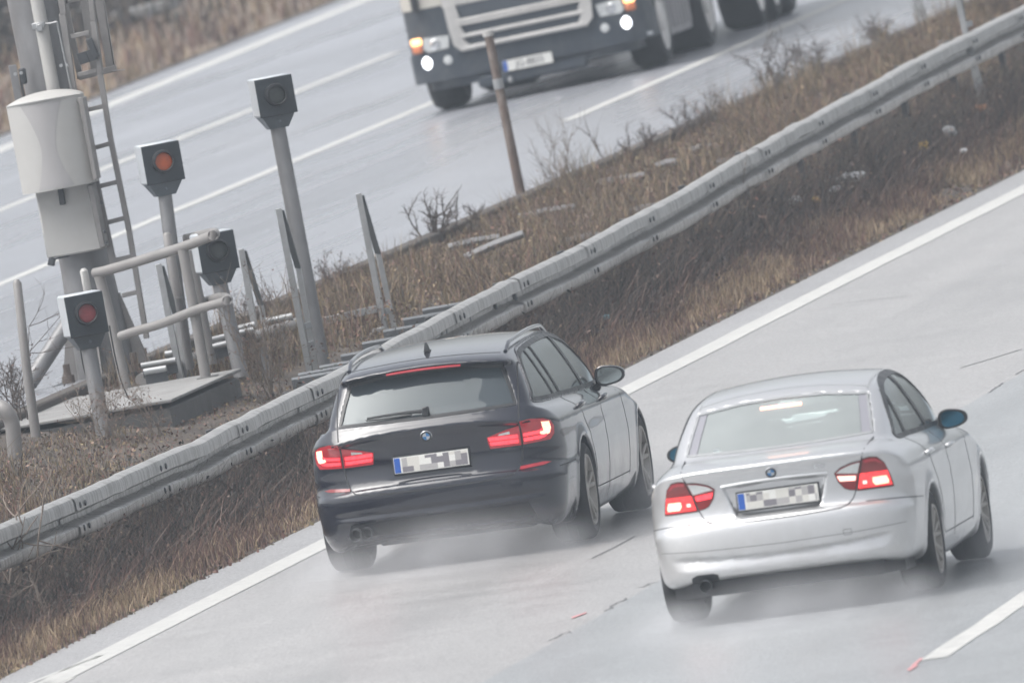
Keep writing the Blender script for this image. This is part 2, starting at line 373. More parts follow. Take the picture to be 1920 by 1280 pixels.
for (a, b_) in (((971,395),(1076,376)),((840,451),(935,432)),((870,470),(979,425)),((1118,333),(1207,317)),((1228,300),(1268,291)),((1293,270),(1333,264)),((1180,385),(1235,374)),((1333,298),(1386,288)),((1060,440),(1130,428)),((1000,548),(1040,540)),((1585,170),(1625,160)),((1740,80),(1790,66))):
    zz = None
    P = atg(*a); P[2] += .12; P = atz(*a, P[2]); Q = aty(*b_, P[1])
    t = MB(); t.tube([P - (0, 0, .06), (P + Q) / 2 - (0, 0, .05), Q - (0, 0, .06)], .034, 8); t.build('spacer_bar', POSTM, rail)
pm = MB()
for yy, w in ((float(np.interp(822, [765, 866], [SP[11][1], SP[13][1]])) if False else float(atx(822, 594, XR)[1]), .05),):
    zt = float(railz(yy))
    pm.add([(XR + .046, yy - w, zt - .05), (XR + .046, yy + w, zt - .045), (XR + .048, yy + w * .6, zt - .10), (XR + .02, yy + w * .4, zt - .128), (XR + .048, yy - w * .8, zt - .10)], [(0, 4, 3, 2, 1)])
pm.build('paint_mark', PINK, rail, smooth=False)

# ------------------------------------------------------------------ detector station on the median
def beam(mb, P, Q, w, d, bev=.004, side=(0, 1, 0)):
    P, Q = np.array(P, float), np.array(Q, float); z = Q - P; L = np.linalg.norm(z); z /= L
    y = np.array(side, float); y -= z * (y @ z); y /= np.linalg.norm(y); x = np.cross(y, z)
    mb.box((P + Q) / 2, (w, d, L), np.stack([x, y, z], 1), bev)
G0 = atg(321, 801); ZS = float(aty(321, 748, G0[1])[2]); C1 = aty(321, 748, G0[1])
Bk = atz(463, 688, ZS)
sx0, sx1, sy0, sy1 = C1[0] - 1.62, C1[0], C1[1], Bk[1]
slab = thing('foundation_slab', ((sx0 + sx1) / 2, (sy0 + sy1) / 2, ZS - .45), 'low pale concrete slab carrying the mast and railing, its right side dark', 'concrete base')
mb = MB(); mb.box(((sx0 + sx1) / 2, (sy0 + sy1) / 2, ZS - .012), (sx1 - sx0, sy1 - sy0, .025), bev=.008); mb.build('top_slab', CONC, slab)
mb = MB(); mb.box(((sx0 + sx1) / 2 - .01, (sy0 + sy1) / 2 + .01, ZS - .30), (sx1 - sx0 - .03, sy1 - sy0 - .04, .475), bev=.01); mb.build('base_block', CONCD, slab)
# mast
MBs = atz(203, 709, ZS); MY = float(MBs[1]); MT = aty(61, 0, MY); md = (MT - MBs) / np.linalg.norm(MT - MBs)
mast = thing('sensor_mast', MBs, 'tall thick grey steel mast with pale cable pipe rising from the concrete slab', 'mast')
mb = MB(); mb.lathe([(.235, .0), (.225, .35), (.20, .9), (.195, 7.5)], MBs, md, 36); mb.build('column', POSTM, mast)
mb = MB(); mb.box(MBs + np.array((0, 0, .012)), (.78, .78, .03)); mb.build('base_plate', DKSTEEL, mast)
for k, (ax, ay) in enumerate(((1, 0), (-1, 0), (0, -1), (0, 1))):
    g = MB(); d = np.array((ax, ay, 0.)); t = np.array((ay, ax, 0.)) * .03
    base = MBs + np.array((0, 0, .028))
    g.prism([(.16, 0), (.37, 0), (.33, .12), (.21, .62), (.16, .62)], base - t / 2, d, (0, 0, 1), t); g.build('gusset', GREYP, mast)
for sx in (-1, 1):
    for sy in (-1, 1):
        b = MB(); c = MBs + np.array((sx * .27, sy * .27, .025)); b.lathe([(.05, 0), (.05, .06), (.028, .062), (.028, .15)], c, (0, 0, 1), 8); b.build('anchor_bolt', RUST, mast)
def ony(px, py, Y): return aty(px, py, Y)
PY = MY - .27
mb = MB(); mb.tube([ony(64, -40, PY), ony(69, 0, PY), ony(101, 173, PY), ony(160, 470, PY)], .052, 14); mb.build('cable_pipe', CABM, mast)
c = MB()
c.box(ony(73, 48, PY - .05), (.10, .09, .05)); c.box(ony(75, 52, PY - .08), (.05, .05, .06)); c.tube([ony(82, 45, PY - .06), ony(95, 44, PY - .06), ony(107, 41, PY - .06)], .008, 6)
c.tube([ony(107, 41, PY - .06), ony(118, 95, PY - .06), ony(135, 172, PY - .06)], .007, 6); c.build('pipe_clamp', GALV, mast)
c = MB(); beam(c, ony(23, 122, PY), ony(36, 192, PY), .062, .012); c.build('bracket_plate', POSTM, mast); c = MB(); beam(c, ony(41, 128, PY + .02), ony(45, 158, PY + .02), .055, .05, .02); 
beam(c, ony(40, 156, PY + .01), ony(47, 190, PY + .01), .02, .01); c.build('side_bracket', DKSTEEL, mast); c = MB()
for q in ((29, 139), (40, 137)): c.lathe([(.014, 0), (.014, .02)], ony(*q, PY - .02), (0, -1, 0), 8)
for q in ((115, 123), (126, 122)): c.lathe([(.014, 0), (.014, .03)], ony(*q, PY - .1), (0, -1, 0), 8)
c.build('bracket_bolt', GALV, mast)
# upper cabinet: bowed front, printed with an hourglass shape
CY = MY - .55
def cabinet():
    ps = 18; TL, TR, BR, BL = (ony(*q, CY) for q in ((12, 202), (151, 177), (179, 341), (43, 366)))
    t = thing('rounded_cabinet', BL, 'pale grey bow fronted cabinet with darker hourglass print on the mast', 'cabinet')
    V = []; F = []; mi = []; nz = 18; nx = 24
    for j in range(nz + 1):
        v = j / nz
        for i in range(nx + 1):
            u = i / nx; p = (BL * (1 - u) + BR * u) * (1 - v) + (TL * (1 - u) + TR * u) * v
            V.append(p + np.array((0, -.17 * (1 - (2 * u - 1) ** 2), 0)))
    for j in range(nz):
        for i in range(nx):
            a = j * (nx + 1) + i; F.append((a, a + 1, a + nx + 2, a + nx + 1))
            u, v = (i + .5) / nx, (j + .5) / nz; w = .12 + .20 * abs(2 * v - .9) ** 1.5
            mi.append(0)
    n0 = len(V)
    for j in (0, nz):
        row = [V[j * (nx + 1) + i] for i in range(nx + 1)]; V += [r.copy() for r in row]; b0 = len(V) - nx - 1
        bk = [p.copy() for p in row]
        for i in range(nx + 1): bk[i][1] = CY + .16
        V += bk; b1 = b0 + nx + 1
        for i in range(nx):
            q = (b0 + i, b0 + i + 1, b1 + i + 1, b1 + i); F.append(q if j else q[::-1]); mi.append(0)
    for (i0, rev) in ((0, False), (nx, True)):
        a = [V[j * (nx + 1) + i0] for j in (0, nz)]; b = [p.copy() for p in a]
        for p in b: p[1] = CY + .16
        k = len(V); V += [a[0].copy(), a[1].copy()] + b; q = (k, k + 1, k + 3, k + 2); F.append(q if not rev else q[::-1]); mi.append(0)
    link_mesh('casing', V, F, CABM, t, True, True, 35)
    # printed panel, a real film 2 mm proud of the door
    V = []; F = []
    for j in range(nz + 1):
        v = j / nz; v = .02 + .96 * v; w = .10 + .17 * abs(2 * v - .95) ** 1.6; cx = .5 - .02 * (v - .5)
        for i in range(9):
            u = cx + w * (i / 4 - 1); p = (BL * (1 - u) + BR * u) * (1 - v) + (TL * (1 - u) + TR * u) * v
            V.append(p + np.array((0, -.17 * (1 - (2 * u - 1) ** 2) - .003, 0)))
    for j in range(nz):
        for i in range(8): a = j * 9 + i; F.append((a, a + 1, a + 10, a + 9))
    link_mesh('printed_film', V, F, CABP, t, True, True, 180)
    lid = MB(); m_ = (TL + TR) / 2
    V = []; F = []; nx = 25
    for k, (fy, fz, ov) in enumerate(((-.172, 0., 1.0), (-.180, .0, 1.01), (-.182, .010, 1.012), (-.12, .030, 1.01), (.0, .055, 1.005), (.12, .068, 1.0), (.17, .068, 1.0), (.17, 0., 1.0))):
        for u in np.linspace(0, 1, nx):
            b_ = 1 - (2 * u - 1) ** 2; uu = .5 + (u - .5) * ov; V.append(TL * (1 - uu) + TR * uu + np.array((0, (fy * b_ if fy < 0 else fy) - (.004 if fy < 0 else 0), fz * (b_ ** .7) + (.004 if 0 < k < 7 else 0))))
    for k in range(7):
        for i in range(nx - 1): F.append((k * nx + i, k * nx + i + 1, (k + 1) * nx + i + 1, (k + 1) * nx + i))
    lid.add(V, F); lid.build('lid', CABM, t, angle=60)
    e = MB(); beam(e, ony(154, 182, CY + .02), ony(182, 335, CY + .02), .035, .2); beam(e, ony(148, 184, CY - .04), ony(148, 192, CY - .04), .03, .01); e.build('side_frame', GREYP, t)
cabinet()
LY = MY - .42
t = thing('square_cabinet', ony(140, 485, LY), 'plain beige grey square cabinet mounted below the bow fronted one', 'cabinet')
TL, TR, BR, BL = (ony(*q, LY) for q in ((66, 358), (169, 343), (191, 466), (89, 487)))
mb = MB(); up = (TL + TR - BL - BR) / 2; rt = (TR + BR - TL - BL) / 2
A = np.stack([rt / np.linalg.norm(rt), (0, 1, 0), up / np.linalg.norm(up)], 1); A[:, 1] = np.cross(A[:, 2], A[:, 0])
mb.box((TL + TR + BL + BR) / 4 + A[:, 1] * .13, (np.linalg.norm(rt), .28, np.linalg.norm(up)), A, .012); mb.build('casing', CABM, t)
mb = MB(); beam(mb, ony(172, 345, LY - .0), ony(197, 462, LY - .0), .045, .25, .006); mb.build('shaded_side', LADM, t)  # darker steel puts the shade of the cabinet's right side into colour
mb = MB(); beam(mb, ony(113, 352, LY - .03), ony(118, 384, LY - .03), .045, .03); mb.build('latch', DKSTEEL, t)
mb = MB(); beam(mb, ony(91, 489, LY + .0), ony(103, 492, LY + .0), .06, .06); beam(mb, ony(104, 485, LY + .02), ony(130, 480, LY + .02), .015, .03)
for q in ((196, 434), (199, 454), (190, 380)): mb.box(ony(*q, LY - .12), (.02, .02, .025))
mb.build('cable_gland', DKSTEEL, t)
# ladder
LYY = MY - .30
lad = thing('access_ladder', ony(242, 632, LYY), 'narrow grey steel ladder with safety gate beside the mast', 'ladder')
def poly_beam(mb, pts, Y, w, d):
    P = [ony(*q, Y) for q in pts]
    for a, b in zip(P[:-1], P[1:]): beam(mb, a, b, w, d, .003)
mb = MB(); poly_beam(mb, [(111, -30), (119, 27)], LYY, .05, .05); poly_beam(mb, [(117, 26), (138, 172), (181, 345), (214, 500)], LYY, .052, .045); mb.build('side_rail', LADM, lad)
mb = MB(); poly_beam(mb, [(166, -40), (175, 40), (188, 140), (207, 258), (242, 432), (275, 634)], LYY, .042, .045); mb.build('side_rail', LADM, lad)
for a, b in (((133, 69), (168, 61)), ((146, 141), (182, 132)), ((160, 207), (195, 199)), ((174, 278), (207, 269)), ((188, 349), (220, 341)), ((202, 417), (236, 408)), ((214, 488), (250, 480)), ((229, 554), (263, 546))):
    r = MB(); beam(r, ony(*a, LYY), ony(*b, LYY), .036, .03, .004); r.build('rung', LADM, lad)
mb = MB(); GY = LYY + .35
for a, b, w in (((121, 0), (151, 148), .045), ((157, -5), (178, 135), .06), ((172, -5), (190, 130), .03), ((186, -5), (208, 128), .07), ((194, -5), (214, 124), .012)): beam(mb, ony(a[0] - 4, a[1] - 22, GY), ony(*b, GY), w, .03, .003)
beam(mb, ony(148, 145, GY - .05), ony(218, 128, GY - .05), .05, .05); beam(mb, ony(205, 134, GY - .08), ony(234, 131, GY - .08), .008, .04); beam(mb, ony(122, 5, GY), ony(154, -2, GY), .03, .03)
mb.build('safety_gate', LADM, lad)
mb = MB(); poly_beam(mb, [(147, 112), (165, 106), (180, 101)], LYY - .05, .09, .02); beam(mb, ony(166, 72, LYY - .05), ony(182, 108, LYY - .05), .05, .04, .01); mb.lathe([(.02, 0), (.02, .03)], ony(179, 104, LYY - .08), (0, -1, 0), 8); mb.build('gate_hinge', DKSTEEL, lad)
# signal lamps
def lens_mat(name, c, e): return mat(name, c, .4, 0, .2, 40, bump=.25, bscale=90, coat=.15)
LENS = {'orange': lens_mat('orange_lens', (.52, .105, .03), 0), 'red': lens_mat('red_lens', (.30, .048, .055), 0), 'dark': lens_mat('dark_lens', (.045, .052, .05), 0)}
def signal(plate, base, ptop, lens, label, onslab, prad):
    Bp = atz(*base, ZS) if onslab else atg(*base); Y = float(Bp[1])
    t = thing('signal_lamp', Bp, label, 'signal lamp', 'box signal lamps on posts at the detector station')
    cp = np.mean(plate, axis=0); cc = ony(*cp, Y); psi = R_(20)
    ax = np.array((math.cos(psi), math.sin(psi), 0)); n = np.array((math.sin(psi), -math.cos(psi), 0)); up = np.array((0, 0, 1.))
    lean = (ony(*ptop, Y) - Bp); lean /= np.linalg.norm(lean)
    A = np.stack([ax, -n, up], 1)
    sc = F_PX / ((cc - CAM) @ FW); w = (math.dist(plate[0], plate[1]) / sc) / math.cos(R_(12)); h = math.dist(plate[0], plate[3]) / sc
    fr = cc; m = MB(); m.box(fr - n * .158 + up * .007, (w - .008, .285, h + .004), A, .012); m.build('housing', WHITEB, t)
    m = MB(); m.box(fr - n * .004, (w, .016, h), A, .008); m.build('face_plate', DARKPL, t)
    m = MB(); m.lathe([(.070, -.004), (.070, .05), (.074, .054), (.088, .05), (.093, .0)], fr + up * .012 + n * .004, n, 32, cap=False); rg = m.build('lens_ring', BLACKP, t)
    m = MB(); m.lathe([(.071, .0), (.071, .014), (.06, .018), (.035, .021), (.0, .022)], fr + up * .012 + n * .004, n, 32); m.build('lens', LENS[lens], t)
    # tapered bracket
    bt = fr - n * .15 - up * (h / 2 - .004); bb = bt - up * .105; V = []
    for c_, wx, wy in ((bt, w * .44, .12), (bb, .075, .07)):
        for a, b in ((-1, -1), (1, -1), (1, 1), (-1, 1)): V.append(c_ + ax * a * wx + n * b * wy)
    m = MB(); m.add(V, [(0, 1, 2, 3), (7, 6, 5, 4)] + [(i, 4 + i, 4 + (i + 1) % 4, (i + 1) % 4) for i in range(4)]); m.lathe([(.012, 0), (.012, .02)], (bt + bb) / 2 + n * .1, n, 8); m.build('bracket', mat('bracket_steel', (.12, .14, .16), .45, .3, .2, 8) if 'bracket_steel' not in bpy.data.materials else bpy.data.materials['bracket_steel'], t, angle=25)
    m = MB(); m.tube([Bp - np.array((0, 0, .12)), (Bp + bb) / 2, bb + up * .01], prad, 20); m.build('post', POSTM, t)
q1 = lambda *p: [(x / 2.909, y / 2.909) for x, y in p]
q2 = lambda *p: [(x / 2.743, 420 + y / 2.743) for x, y in p]
signal(q1((1388, 440), (1590, 402), (1628, 612), (1415, 648)), (606, 690), (524, 246), 'dark', 'signal lamp box with dark unlit lens on the tallest post, right of the others', False, .062)
signal(q1((768, 802), (974, 766), (1014, 975), (802, 1014)), (350, 692), (301, 372), 'orange', 'signal lamp box with orange lens on a tall post beside the ladder', True, .055)
signal(q2((1008, 62), (1198, 26), (1238, 226), (1040, 260)), (448, 680), (421, 537), 'dark', 'signal lamp box with dark lens on a short thick post behind the railing end', True, .060)
signal(q2((330, 378), (526, 345), (562, 550), (362, 590)), (196, 822), (164, 662), 'red', 'signal lamp box with red lens on a low post in front of the mast', False, .060)
# loose cables
cab = thing('loose_cable', atg(192, 800), 'thin dark cables hanging from the red lamp to the slab', 'cable')
for pts in (((158, 598), (165, 640), (172, 690), (196, 760)), ((205, 610), (214, 660), (226, 710), (240, 745)), ((150, 650), (160, 700), (182, 745), (200, 770))):
    yy = float(atg(192, 815)[1]) - .08; k = MB(); k.tube(curve([ony(*q, yy) for q in pts], 4), .006, 6); k.build('cable', BLACKP, cab)
# tube railing
rl = thing('tube_railing', atz(386, 708, ZS), 'grey bent tube railing with two bars standing on the slab', 'railing')
A_, B_, C_ = atz(237, 728, ZS), atz(386, 708, ZS), atz(397, 683, ZS)
def ipy(px, a=(185, A_[1]), b=(345, B_[1])): return float(a[1] + (px - a[0]) / (b[0] - a[0]) * (b[1] - a[1]))
def rp(px, py, dy=0): return ony(px, py, ipy(px) + dy)
for nm, P in (('post', [A_ - (0, 0, .05), ony(213, 620, A_[1]), ony(186, 517, A_[1])]), ('post', [B_, ony(366, 590, B_[1]), ony(343, 468, B_[1])]), ('post', [C_, ony(376, 575, C_[1]), ony(355, 470, C_[1])])):
    m = MB(); m.tube(P, .042, 14); m.build(nm, GREYP, rl)
m = MB(); m.tube(curve([rp(178, 512), rp(200, 507), rp(255, 491), rp(340, 464), rp(385, 447), rp(402, 440), ony(398, 437, B_[1] + .35), ony(370, 443, C_[1]), ony(347, 449, C_[1] + .1)], 5), .040, 14); m.build('top_bar', GREYP, rl)
m = MB(); m.tube(curve([rp(226, 630), rp(260, 619), rp(305, 606), rp(370, 580), rp(412, 568), rp(428, 562), ony(420, 557, B_[1] + .35), ony(400, 560, C_[1]), ony(381, 566, C_[1] + .1)], 5), .036, 14); m.build('middle_bar', GREYP, rl)
m = MB(); m.box(B_ + np.array((.02, -.03, -.02)), (.16, .14, .06)); m.build('foot_plate', CONCD, rl)
lp = thing('tube_stub', ony(333, 558, A_[1] + .8), 'short grey tube with rounded ends hanging in front of the orange lamp post', 'tube')
m = MB(); yy = A_[1] + .8; m.tube([ony(312, 436, yy), ony(313, 440, yy), ony(333, 552, yy), ony(334, 560, yy)], [.02, .034, .036, .02], 14); m.build('tube', GREYP, lp)
m = MB(); m.tube([ony(334, 556, yy), ony(344, 610, yy + .1), ony(357, 690, yy + .2)], .034, 12); m.build('lower_tube', POSTM, lp)
m = thing('tube_post', ony(157, 560, A_[1] + 1.0), 'round topped pale tube standing behind the red lamp', 'post')
k = MB(); yy = A_[1] + 1.0; k.tube([ony(156, 503, yy), ony(157, 508, yy), ony(168, 560, yy), atz(196, 700, ZS)], [.015, .032, .034, .034], 12); k.build('tube', CABM, m)
Lb = atg(67, 822); m = thing('tube_post', Lb, 'slim leaning round topped grey tube post at the left of the red lamp', 'post')
k = MB(); k.tube([Lb - (0, 0, .1), ony(50, 690, Lb[1]), ony(32, 530, Lb[1]), ony(31, 524, Lb[1])], [.04, .036, .034, .015], 12); k.build('tube', GREYP, m)
# strut and bent pipes at the left
SB = atg(45, 748); m = thing('strut_pipe', SB, 'thick sloping grey pipe running down from the mast behind the red lamp', 'pipe')
k = MB(); k.tube([aty(165, 545, SB[1] + .6), aty(118, 622, SB[1] + .3), aty(55, 718, SB[1])], .066, 18); k.build('sloping_pipe', POSTM, m)
k = MB(); k.tube(curve([aty(62, 705, SB[1] + .02), aty(40, 742, SB[1]), aty(0, 760, SB[1] - .2), aty(-60, 778, SB[1] - .5)], 5), .054, 16); k.build('elbow', POSTM, m)
k = MB(); k.lathe([(.062, 0), (.066, .01), (.066, .03), (.062, .04)], aty(38, 744, SB[1]), (-.9, -.2, -.1), 16); k.build('clamp', DKSTEEL, m)
WB = atg(30, 862); m = thing('bent_pipe', WB, 'pale thick bent pipe diving into the brown weeds at the left edge', 'pipe')
k = MB(); k.tube(curve([aty(-70, 790, WB[1] + .3), aty(-20, 764, WB[1] + .1), aty(6, 766, WB[1]), aty(21, 788, WB[1]), aty(26, 820, WB[1]), aty(30, 870, WB[1])], 5), .058, 16); k.build('pipe', GREYP, m)
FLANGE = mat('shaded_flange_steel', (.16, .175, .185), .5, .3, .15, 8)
# galvanised A brackets
def bracket(top, foot1, knee, foot2, label, cross, onslab=False, wid=.050):
    F1 = atz(*foot1, ZS) if onslab else atg(*foot1); Y = float(F1[1])
    t = thing('steel_bracket', F1, label, 'bracket', 'galvanised bent brackets on the median')
    m = MB(); beam(m, F1 - (0, 0, .08), ony(*top, Y), wid, .012, .003); beam(m, F1 + (wid / 2 - .006, .03, -.08), ony(top[0] + 4, top[1] + 2, Y + .03), .012, .06, .003); m.build('front_leg', GALV, t)
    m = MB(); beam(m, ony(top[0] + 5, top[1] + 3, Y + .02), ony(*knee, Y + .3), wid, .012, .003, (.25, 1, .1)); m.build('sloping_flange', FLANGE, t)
    m = MB(); beam(m, ony(knee[0], knee[1] - 2, Y + .3), ony(*foot2, Y + .3) - (0, 0, .06), wid * .9, .012, .003); m.build('rear_leg', GALV, t)
    for a, b in cross:
        m = MB(); beam(m, ony(*a, Y + .05), ony(*b, Y + .25), .05, .02, .003); m.build('cross_bar', GALV, t)
    return Y, t
bracket((522, 391), (581, 700), (559, 503), (593, 696), 'bent galvanised bracket standing hard left of the tallest signal post', [((571, 612), (582, 608)), ((576, 648), (588, 644))])
Y3, t3 = bracket((672, 363), (722, 620), (709, 476), (740, 615), 'bent galvanised bracket standing free of the posts above the spacer bars', [((722, 584), (732, 580))])
m = MB(); beam(m, ony(603, 603, Y3 - .2), ony(706, 579, Y3 - .05), .06, .03, .004); m.build('tie_bar', GALV, t3)
m = MB(); beam(m, ony(692, 646, Y3 - .2), ony(703, 622, Y3 - .2), .06, .02); beam(m, ony(700, 622, Y3 - .2), ony(722, 618, Y3 - .2), .05, .02); m.build('foot_angle', GALV, t3)
bracket((452, 467), (484, 655), (489, 572), (503, 652), 'bent galvanised bracket right of the dark lens lamp on the short post', [])
bracket((297, 495), (336, 697), (331, 594), (354, 694), 'bent galvanised bracket behind the railing under the orange lamp', [], True)
bracket((1791, -22), (1846, 222), (1812, 62), (1857, 220), 'bent galvanised bracket crossing behind the barrier at the upper right', [((1806, 48), (1822, 44)), ((1838, 196), (1852, 192))])
bracket((1700, -80), (1722, 44), (1718, -30), (1736, 46), 'bent galvanised bracket cut by the top edge left of its neighbour', [])
# rear pipe barrier
rb = thing('pipe_barrier', atg(420, 650), 'old low barrier of a long grey pipe and short dark bars behind the slab', 'barrier')
zb = ZS + .02
p0, p1 = atz(265, 712, zb), atz(560, 606, zb + .05)
m = MB(); m.tube(curve([p0, p0 * .5 + p1 * .5 + (0, 0, .02), p1], 6), .05, 14); m.build('pipe', GREYP, rb)
def rbar(a, b, z):
    P = atz(*a, z); Q = aty(*b, P[1]); k = MB(); k.tube([P, Q], .026, 10); k.build('short_bar', GALV, rb)
    k = MB(); beam(k, P - (0, -.02, .055), Q - (0, -.02, .055), .012, .09, .003, (0, 0, 1)); k.build('dark_web', DKSTEEL, rb)
for a, b in (((265, 686), (330, 675)), ((270, 697), (312, 690)), ((310, 664), (340, 658)), ((398, 637), (430, 629)), ((400, 650), (428, 643)), ((448, 615), (478, 608)), ((450, 624), (476, 618)), ((500, 602), (548, 592))): rbar(a, b, zb + .12)
for px, py in ((532, 650), (500, 690), (415, 680)):
    b = atg(px, py + 20); k = MB(); k.tube([b - (0, 0, .1), aty(px - 7, py - 40, b[1])], .035, 10); k.build('stub_post', POSTM, rb)
# rusty pole at the far side
b = atg(980, 380); m = thing('rusty_pole', b, 'thin leaning rusty pole with pale patch standing in front of the truck', 'pole')
k = MB(); T = aty(915, 62, b[1]); k.tube([b - (0, 0, .1), b + (T - b) * .35, b + (T - b) * .7, T], [.046, .042, .040, .040], 14); k.build('shaft', RUST, m)
k = MB(); k.tube([T - (0, 0, .03), T + (0, 0, .02)], [.05, .05], 14); k.build('cap', CABM, m)
k = MB(); a_ = b + (T - b) * .70; k.tube([a_ - (T - b) * .03, a_ + (T - b) * .03], .046, 14); k.build('collar', GALV, m)

# ------------------------------------------------------------------ cars: implicit bodies meshed with surface nets
def smax(a, b, r):
    h = np.maximum(r - np.abs(a - b), 0) / r; return np.maximum(a, b) + h * h * (r * .25)
def smin(a, b, r): return -smax(-a, -b, r)
def sstep(a, b, x): t = np.clip((x - a) / (b - a), 0, 1); return t * t * (3 - 2 * t)
def sdf2(poly, X, Y):
    P = np.asarray(poly, float); D = np.full(np.broadcast(X, Y).shape, 1e9); ins = np.zeros(D.shape, bool)
    for a, b in zip(P, np.roll(P, -1, 0)):
        e = b - a; wx, wy = X - a[0], Y - a[1]; t = np.clip((wx * e[0] + wy * e[1]) / (e @ e + 1e-12), 0, 1)
        D = np.minimum(D, (wx - e[0] * t) ** 2 + (wy - e[1] * t) ** 2)
        c = (a[1] > Y) != (b[1] > Y)
        with np.errstate(divide='ignore', invalid='ignore'): ins ^= c & (X < (b[0] - a[0]) * (Y - a[1]) / (b[1] - a[1] + 1e-30) + a[0])
    D = np.sqrt(D); return np.where(ins, -D, D)
def closed(pts, n=5):
    P = np.asarray(pts, float); out = []; N = len(P)
    for i in range(N):
        a, b, c, d = P[i - 1], P[i], P[(i + 1) % N], P[(i + 2) % N]
        for t in np.arange(n) / n: out.append(.5 * ((2 * b) + (c - a) * t + (2 * a - 5 * b + 4 * c - d) * t * t + (3 * b - a - 3 * c + d) * t ** 3))
    return np.array(out)
def gsm(a, s, axis=-1):
    k = np.arange(-int(3 * s) - 1, int(3 * s) + 2); w = np.exp(-.5 * (k / s) ** 2); w /= w.sum()
    return np.apply_along_axis(lambda v: np.convolve(np.pad(v, len(w) // 2, 'edge'), w, 'valid'), axis, a)
def surface_nets(F, o, h, smooth=5):
    nx, ny, nz = F.shape; s = F < 0
    cnt = np.zeros((nx - 1, ny - 1, nz - 1), np.int8)
    cs = [(i, j, k) for i in (0, 1) for j in (0, 1) for k in (0, 1)]
    for i, j, k in cs: cnt += s[i:nx - 1 + i, j:ny - 1 + j, k:nz - 1 + k]
    C = np.argwhere((cnt > 0) & (cnt < 8)); val = {c: F[C[:, 0] + c[0], C[:, 1] + c[1], C[:, 2] + c[2]] for c in cs}
    acc = np.zeros((len(C), 3)); num = np.zeros(len(C))
    for a in cs:
        for ax in range(3):
            if a[ax]: continue
            b = list(a); b[ax] = 1; b = tuple(b); va, vb = val[a], val[b]; m = (va < 0) != (vb < 0)
            t = np.where(m, va / np.where(m, va - vb, 1), 0); p = np.array(a, float)[None] + np.zeros((len(C), 1)); p[:, ax] += t
            acc[m] += p[m]; num[m] += 1
    V = C + acc / num[:, None]
    idx = np.full((nx - 1, ny - 1, nz - 1), -1, np.int64); idx[C[:, 0], C[:, 1], C[:, 2]] = np.arange(len(C)); Q = []
    for ax in range(3):
        u, v = (ax + 1) % 3, (ax + 2) % 3; sl0 = [slice(None)] * 3; sl1 = [slice(None)] * 3; sl0[ax] = slice(0, -1); sl1[ax] = slice(1, None)
        A, B = s[tuple(sl0)], s[tuple(sl1)]; E = np.argwhere(A != B); E = E[(E[:, u] > 0) & (E[:, v] > 0) & (E[:, u] < F.shape[u] - 1) & (E[:, v] < F.shape[v] - 1)]
        inside = A[E[:, 0], E[:, 1], E[:, 2]]
        def g(du, dv):
            e = E.copy(); e[:, u] -= du; e[:, v] -= dv; return idx[e[:, 0], e[:, 1], e[:, 2]]
        q = np.stack([g(1, 1), g(0, 1), g(0, 0), g(1, 0)], 1); q[~inside] = q[~inside][:, ::-1]; Q.append(q)
    Q = np.vstack(Q); Q = Q[(Q >= 0).all(1)]
    Ed = np.vstack([Q[:, [i, (i + 1) % 4]] for i in range(4)]); n = len(V)
    for it in range(smooth * 2):
        S = np.zeros_like(V)
        for c in range(3): S[:, c] = np.bincount(Ed[:, 0], V[Ed[:, 1], c], n) + np.bincount(Ed[:, 1], V[Ed[:, 0], c], n)
        d = np.bincount(Ed[:, 0], minlength=n) + np.bincount(Ed[:, 1], minlength=n)
        V = V + (.55 if it % 2 == 0 else -.57) * (S / d[:, None] - V)
    return V * h + np.asarray(o), Q
def paint_mat(name, base, metal, rough, dirt, amt):
    m, t, b, out = new_mat(name); N = t.nodes.new; L = t.links.new
    tc = N('ShaderNodeTexCoord'); nz = N('ShaderNodeTexNoise'); nz.inputs['Scale'].default_value = 3.5; nz.inputs['Detail'].default_value = 8; nz.inputs['Roughness'].default_value = .7; L(tc.outputs['Object'], nz.inputs['Vector'])
    sp = N('ShaderNodeSeparateXYZ'); L(tc.outputs['Object'], sp.inputs[0])
    hz = N('ShaderNodeMapRange'); hz.inputs[1].default_value = .85; hz.inputs[2].default_value = .15; hz.inputs[3].default_value = .0; hz.inputs[4].default_value = 1; L(sp.outputs[2], hz.inputs[0])
    r = N('ShaderNodeMapRange'); r.inputs[1].default_value = .35; r.inputs[2].default_value = .7; L(nz.outputs[0], r.inputs[0])
    mu = N('ShaderNodeMath'); mu.operation = 'MULTIPLY'; L(hz.outputs[0], mu.inputs[0]); L(r.outputs[0], mu.inputs[1])
    m2 = N('ShaderNodeMath'); m2.operation = 'MULTIPLY'; L(mu.outputs[0], m2.inputs[0]); m2.inputs[1].default_value = amt
    mx = N('ShaderNodeMix'); mx.data_type = 'RGBA'; mx.inputs[6].default_value = (*base, 1); mx.inputs[7].default_value = (*dirt, 1); L(m2.outputs[0], mx.inputs[0]); L(mx.outputs[2], b.inputs['Base Color'])
    ro = N('ShaderNodeMapRange'); ro.inputs[3].default_value = rough; ro.inputs[4].default_value = .7; L(m2.outputs[0], ro.inputs[0]); L(ro.outputs[0], b.inputs['Roughness'])
    b.inputs['Metallic'].default_value = metal; b.inputs['Specular IOR Level'].default_value = .5; b.inputs['Coat Roughness'].default_value = .06; b.inputs['Coat IOR'].default_value = 1.5
    cr = N('ShaderNodeMapRange'); cr.inputs[3].default_value = 1; cr.inputs[4].default_value = .1; L(m2.outputs[0], cr.inputs[0]); L(cr.outputs[0], b.inputs['Coat Weight'])
    return m
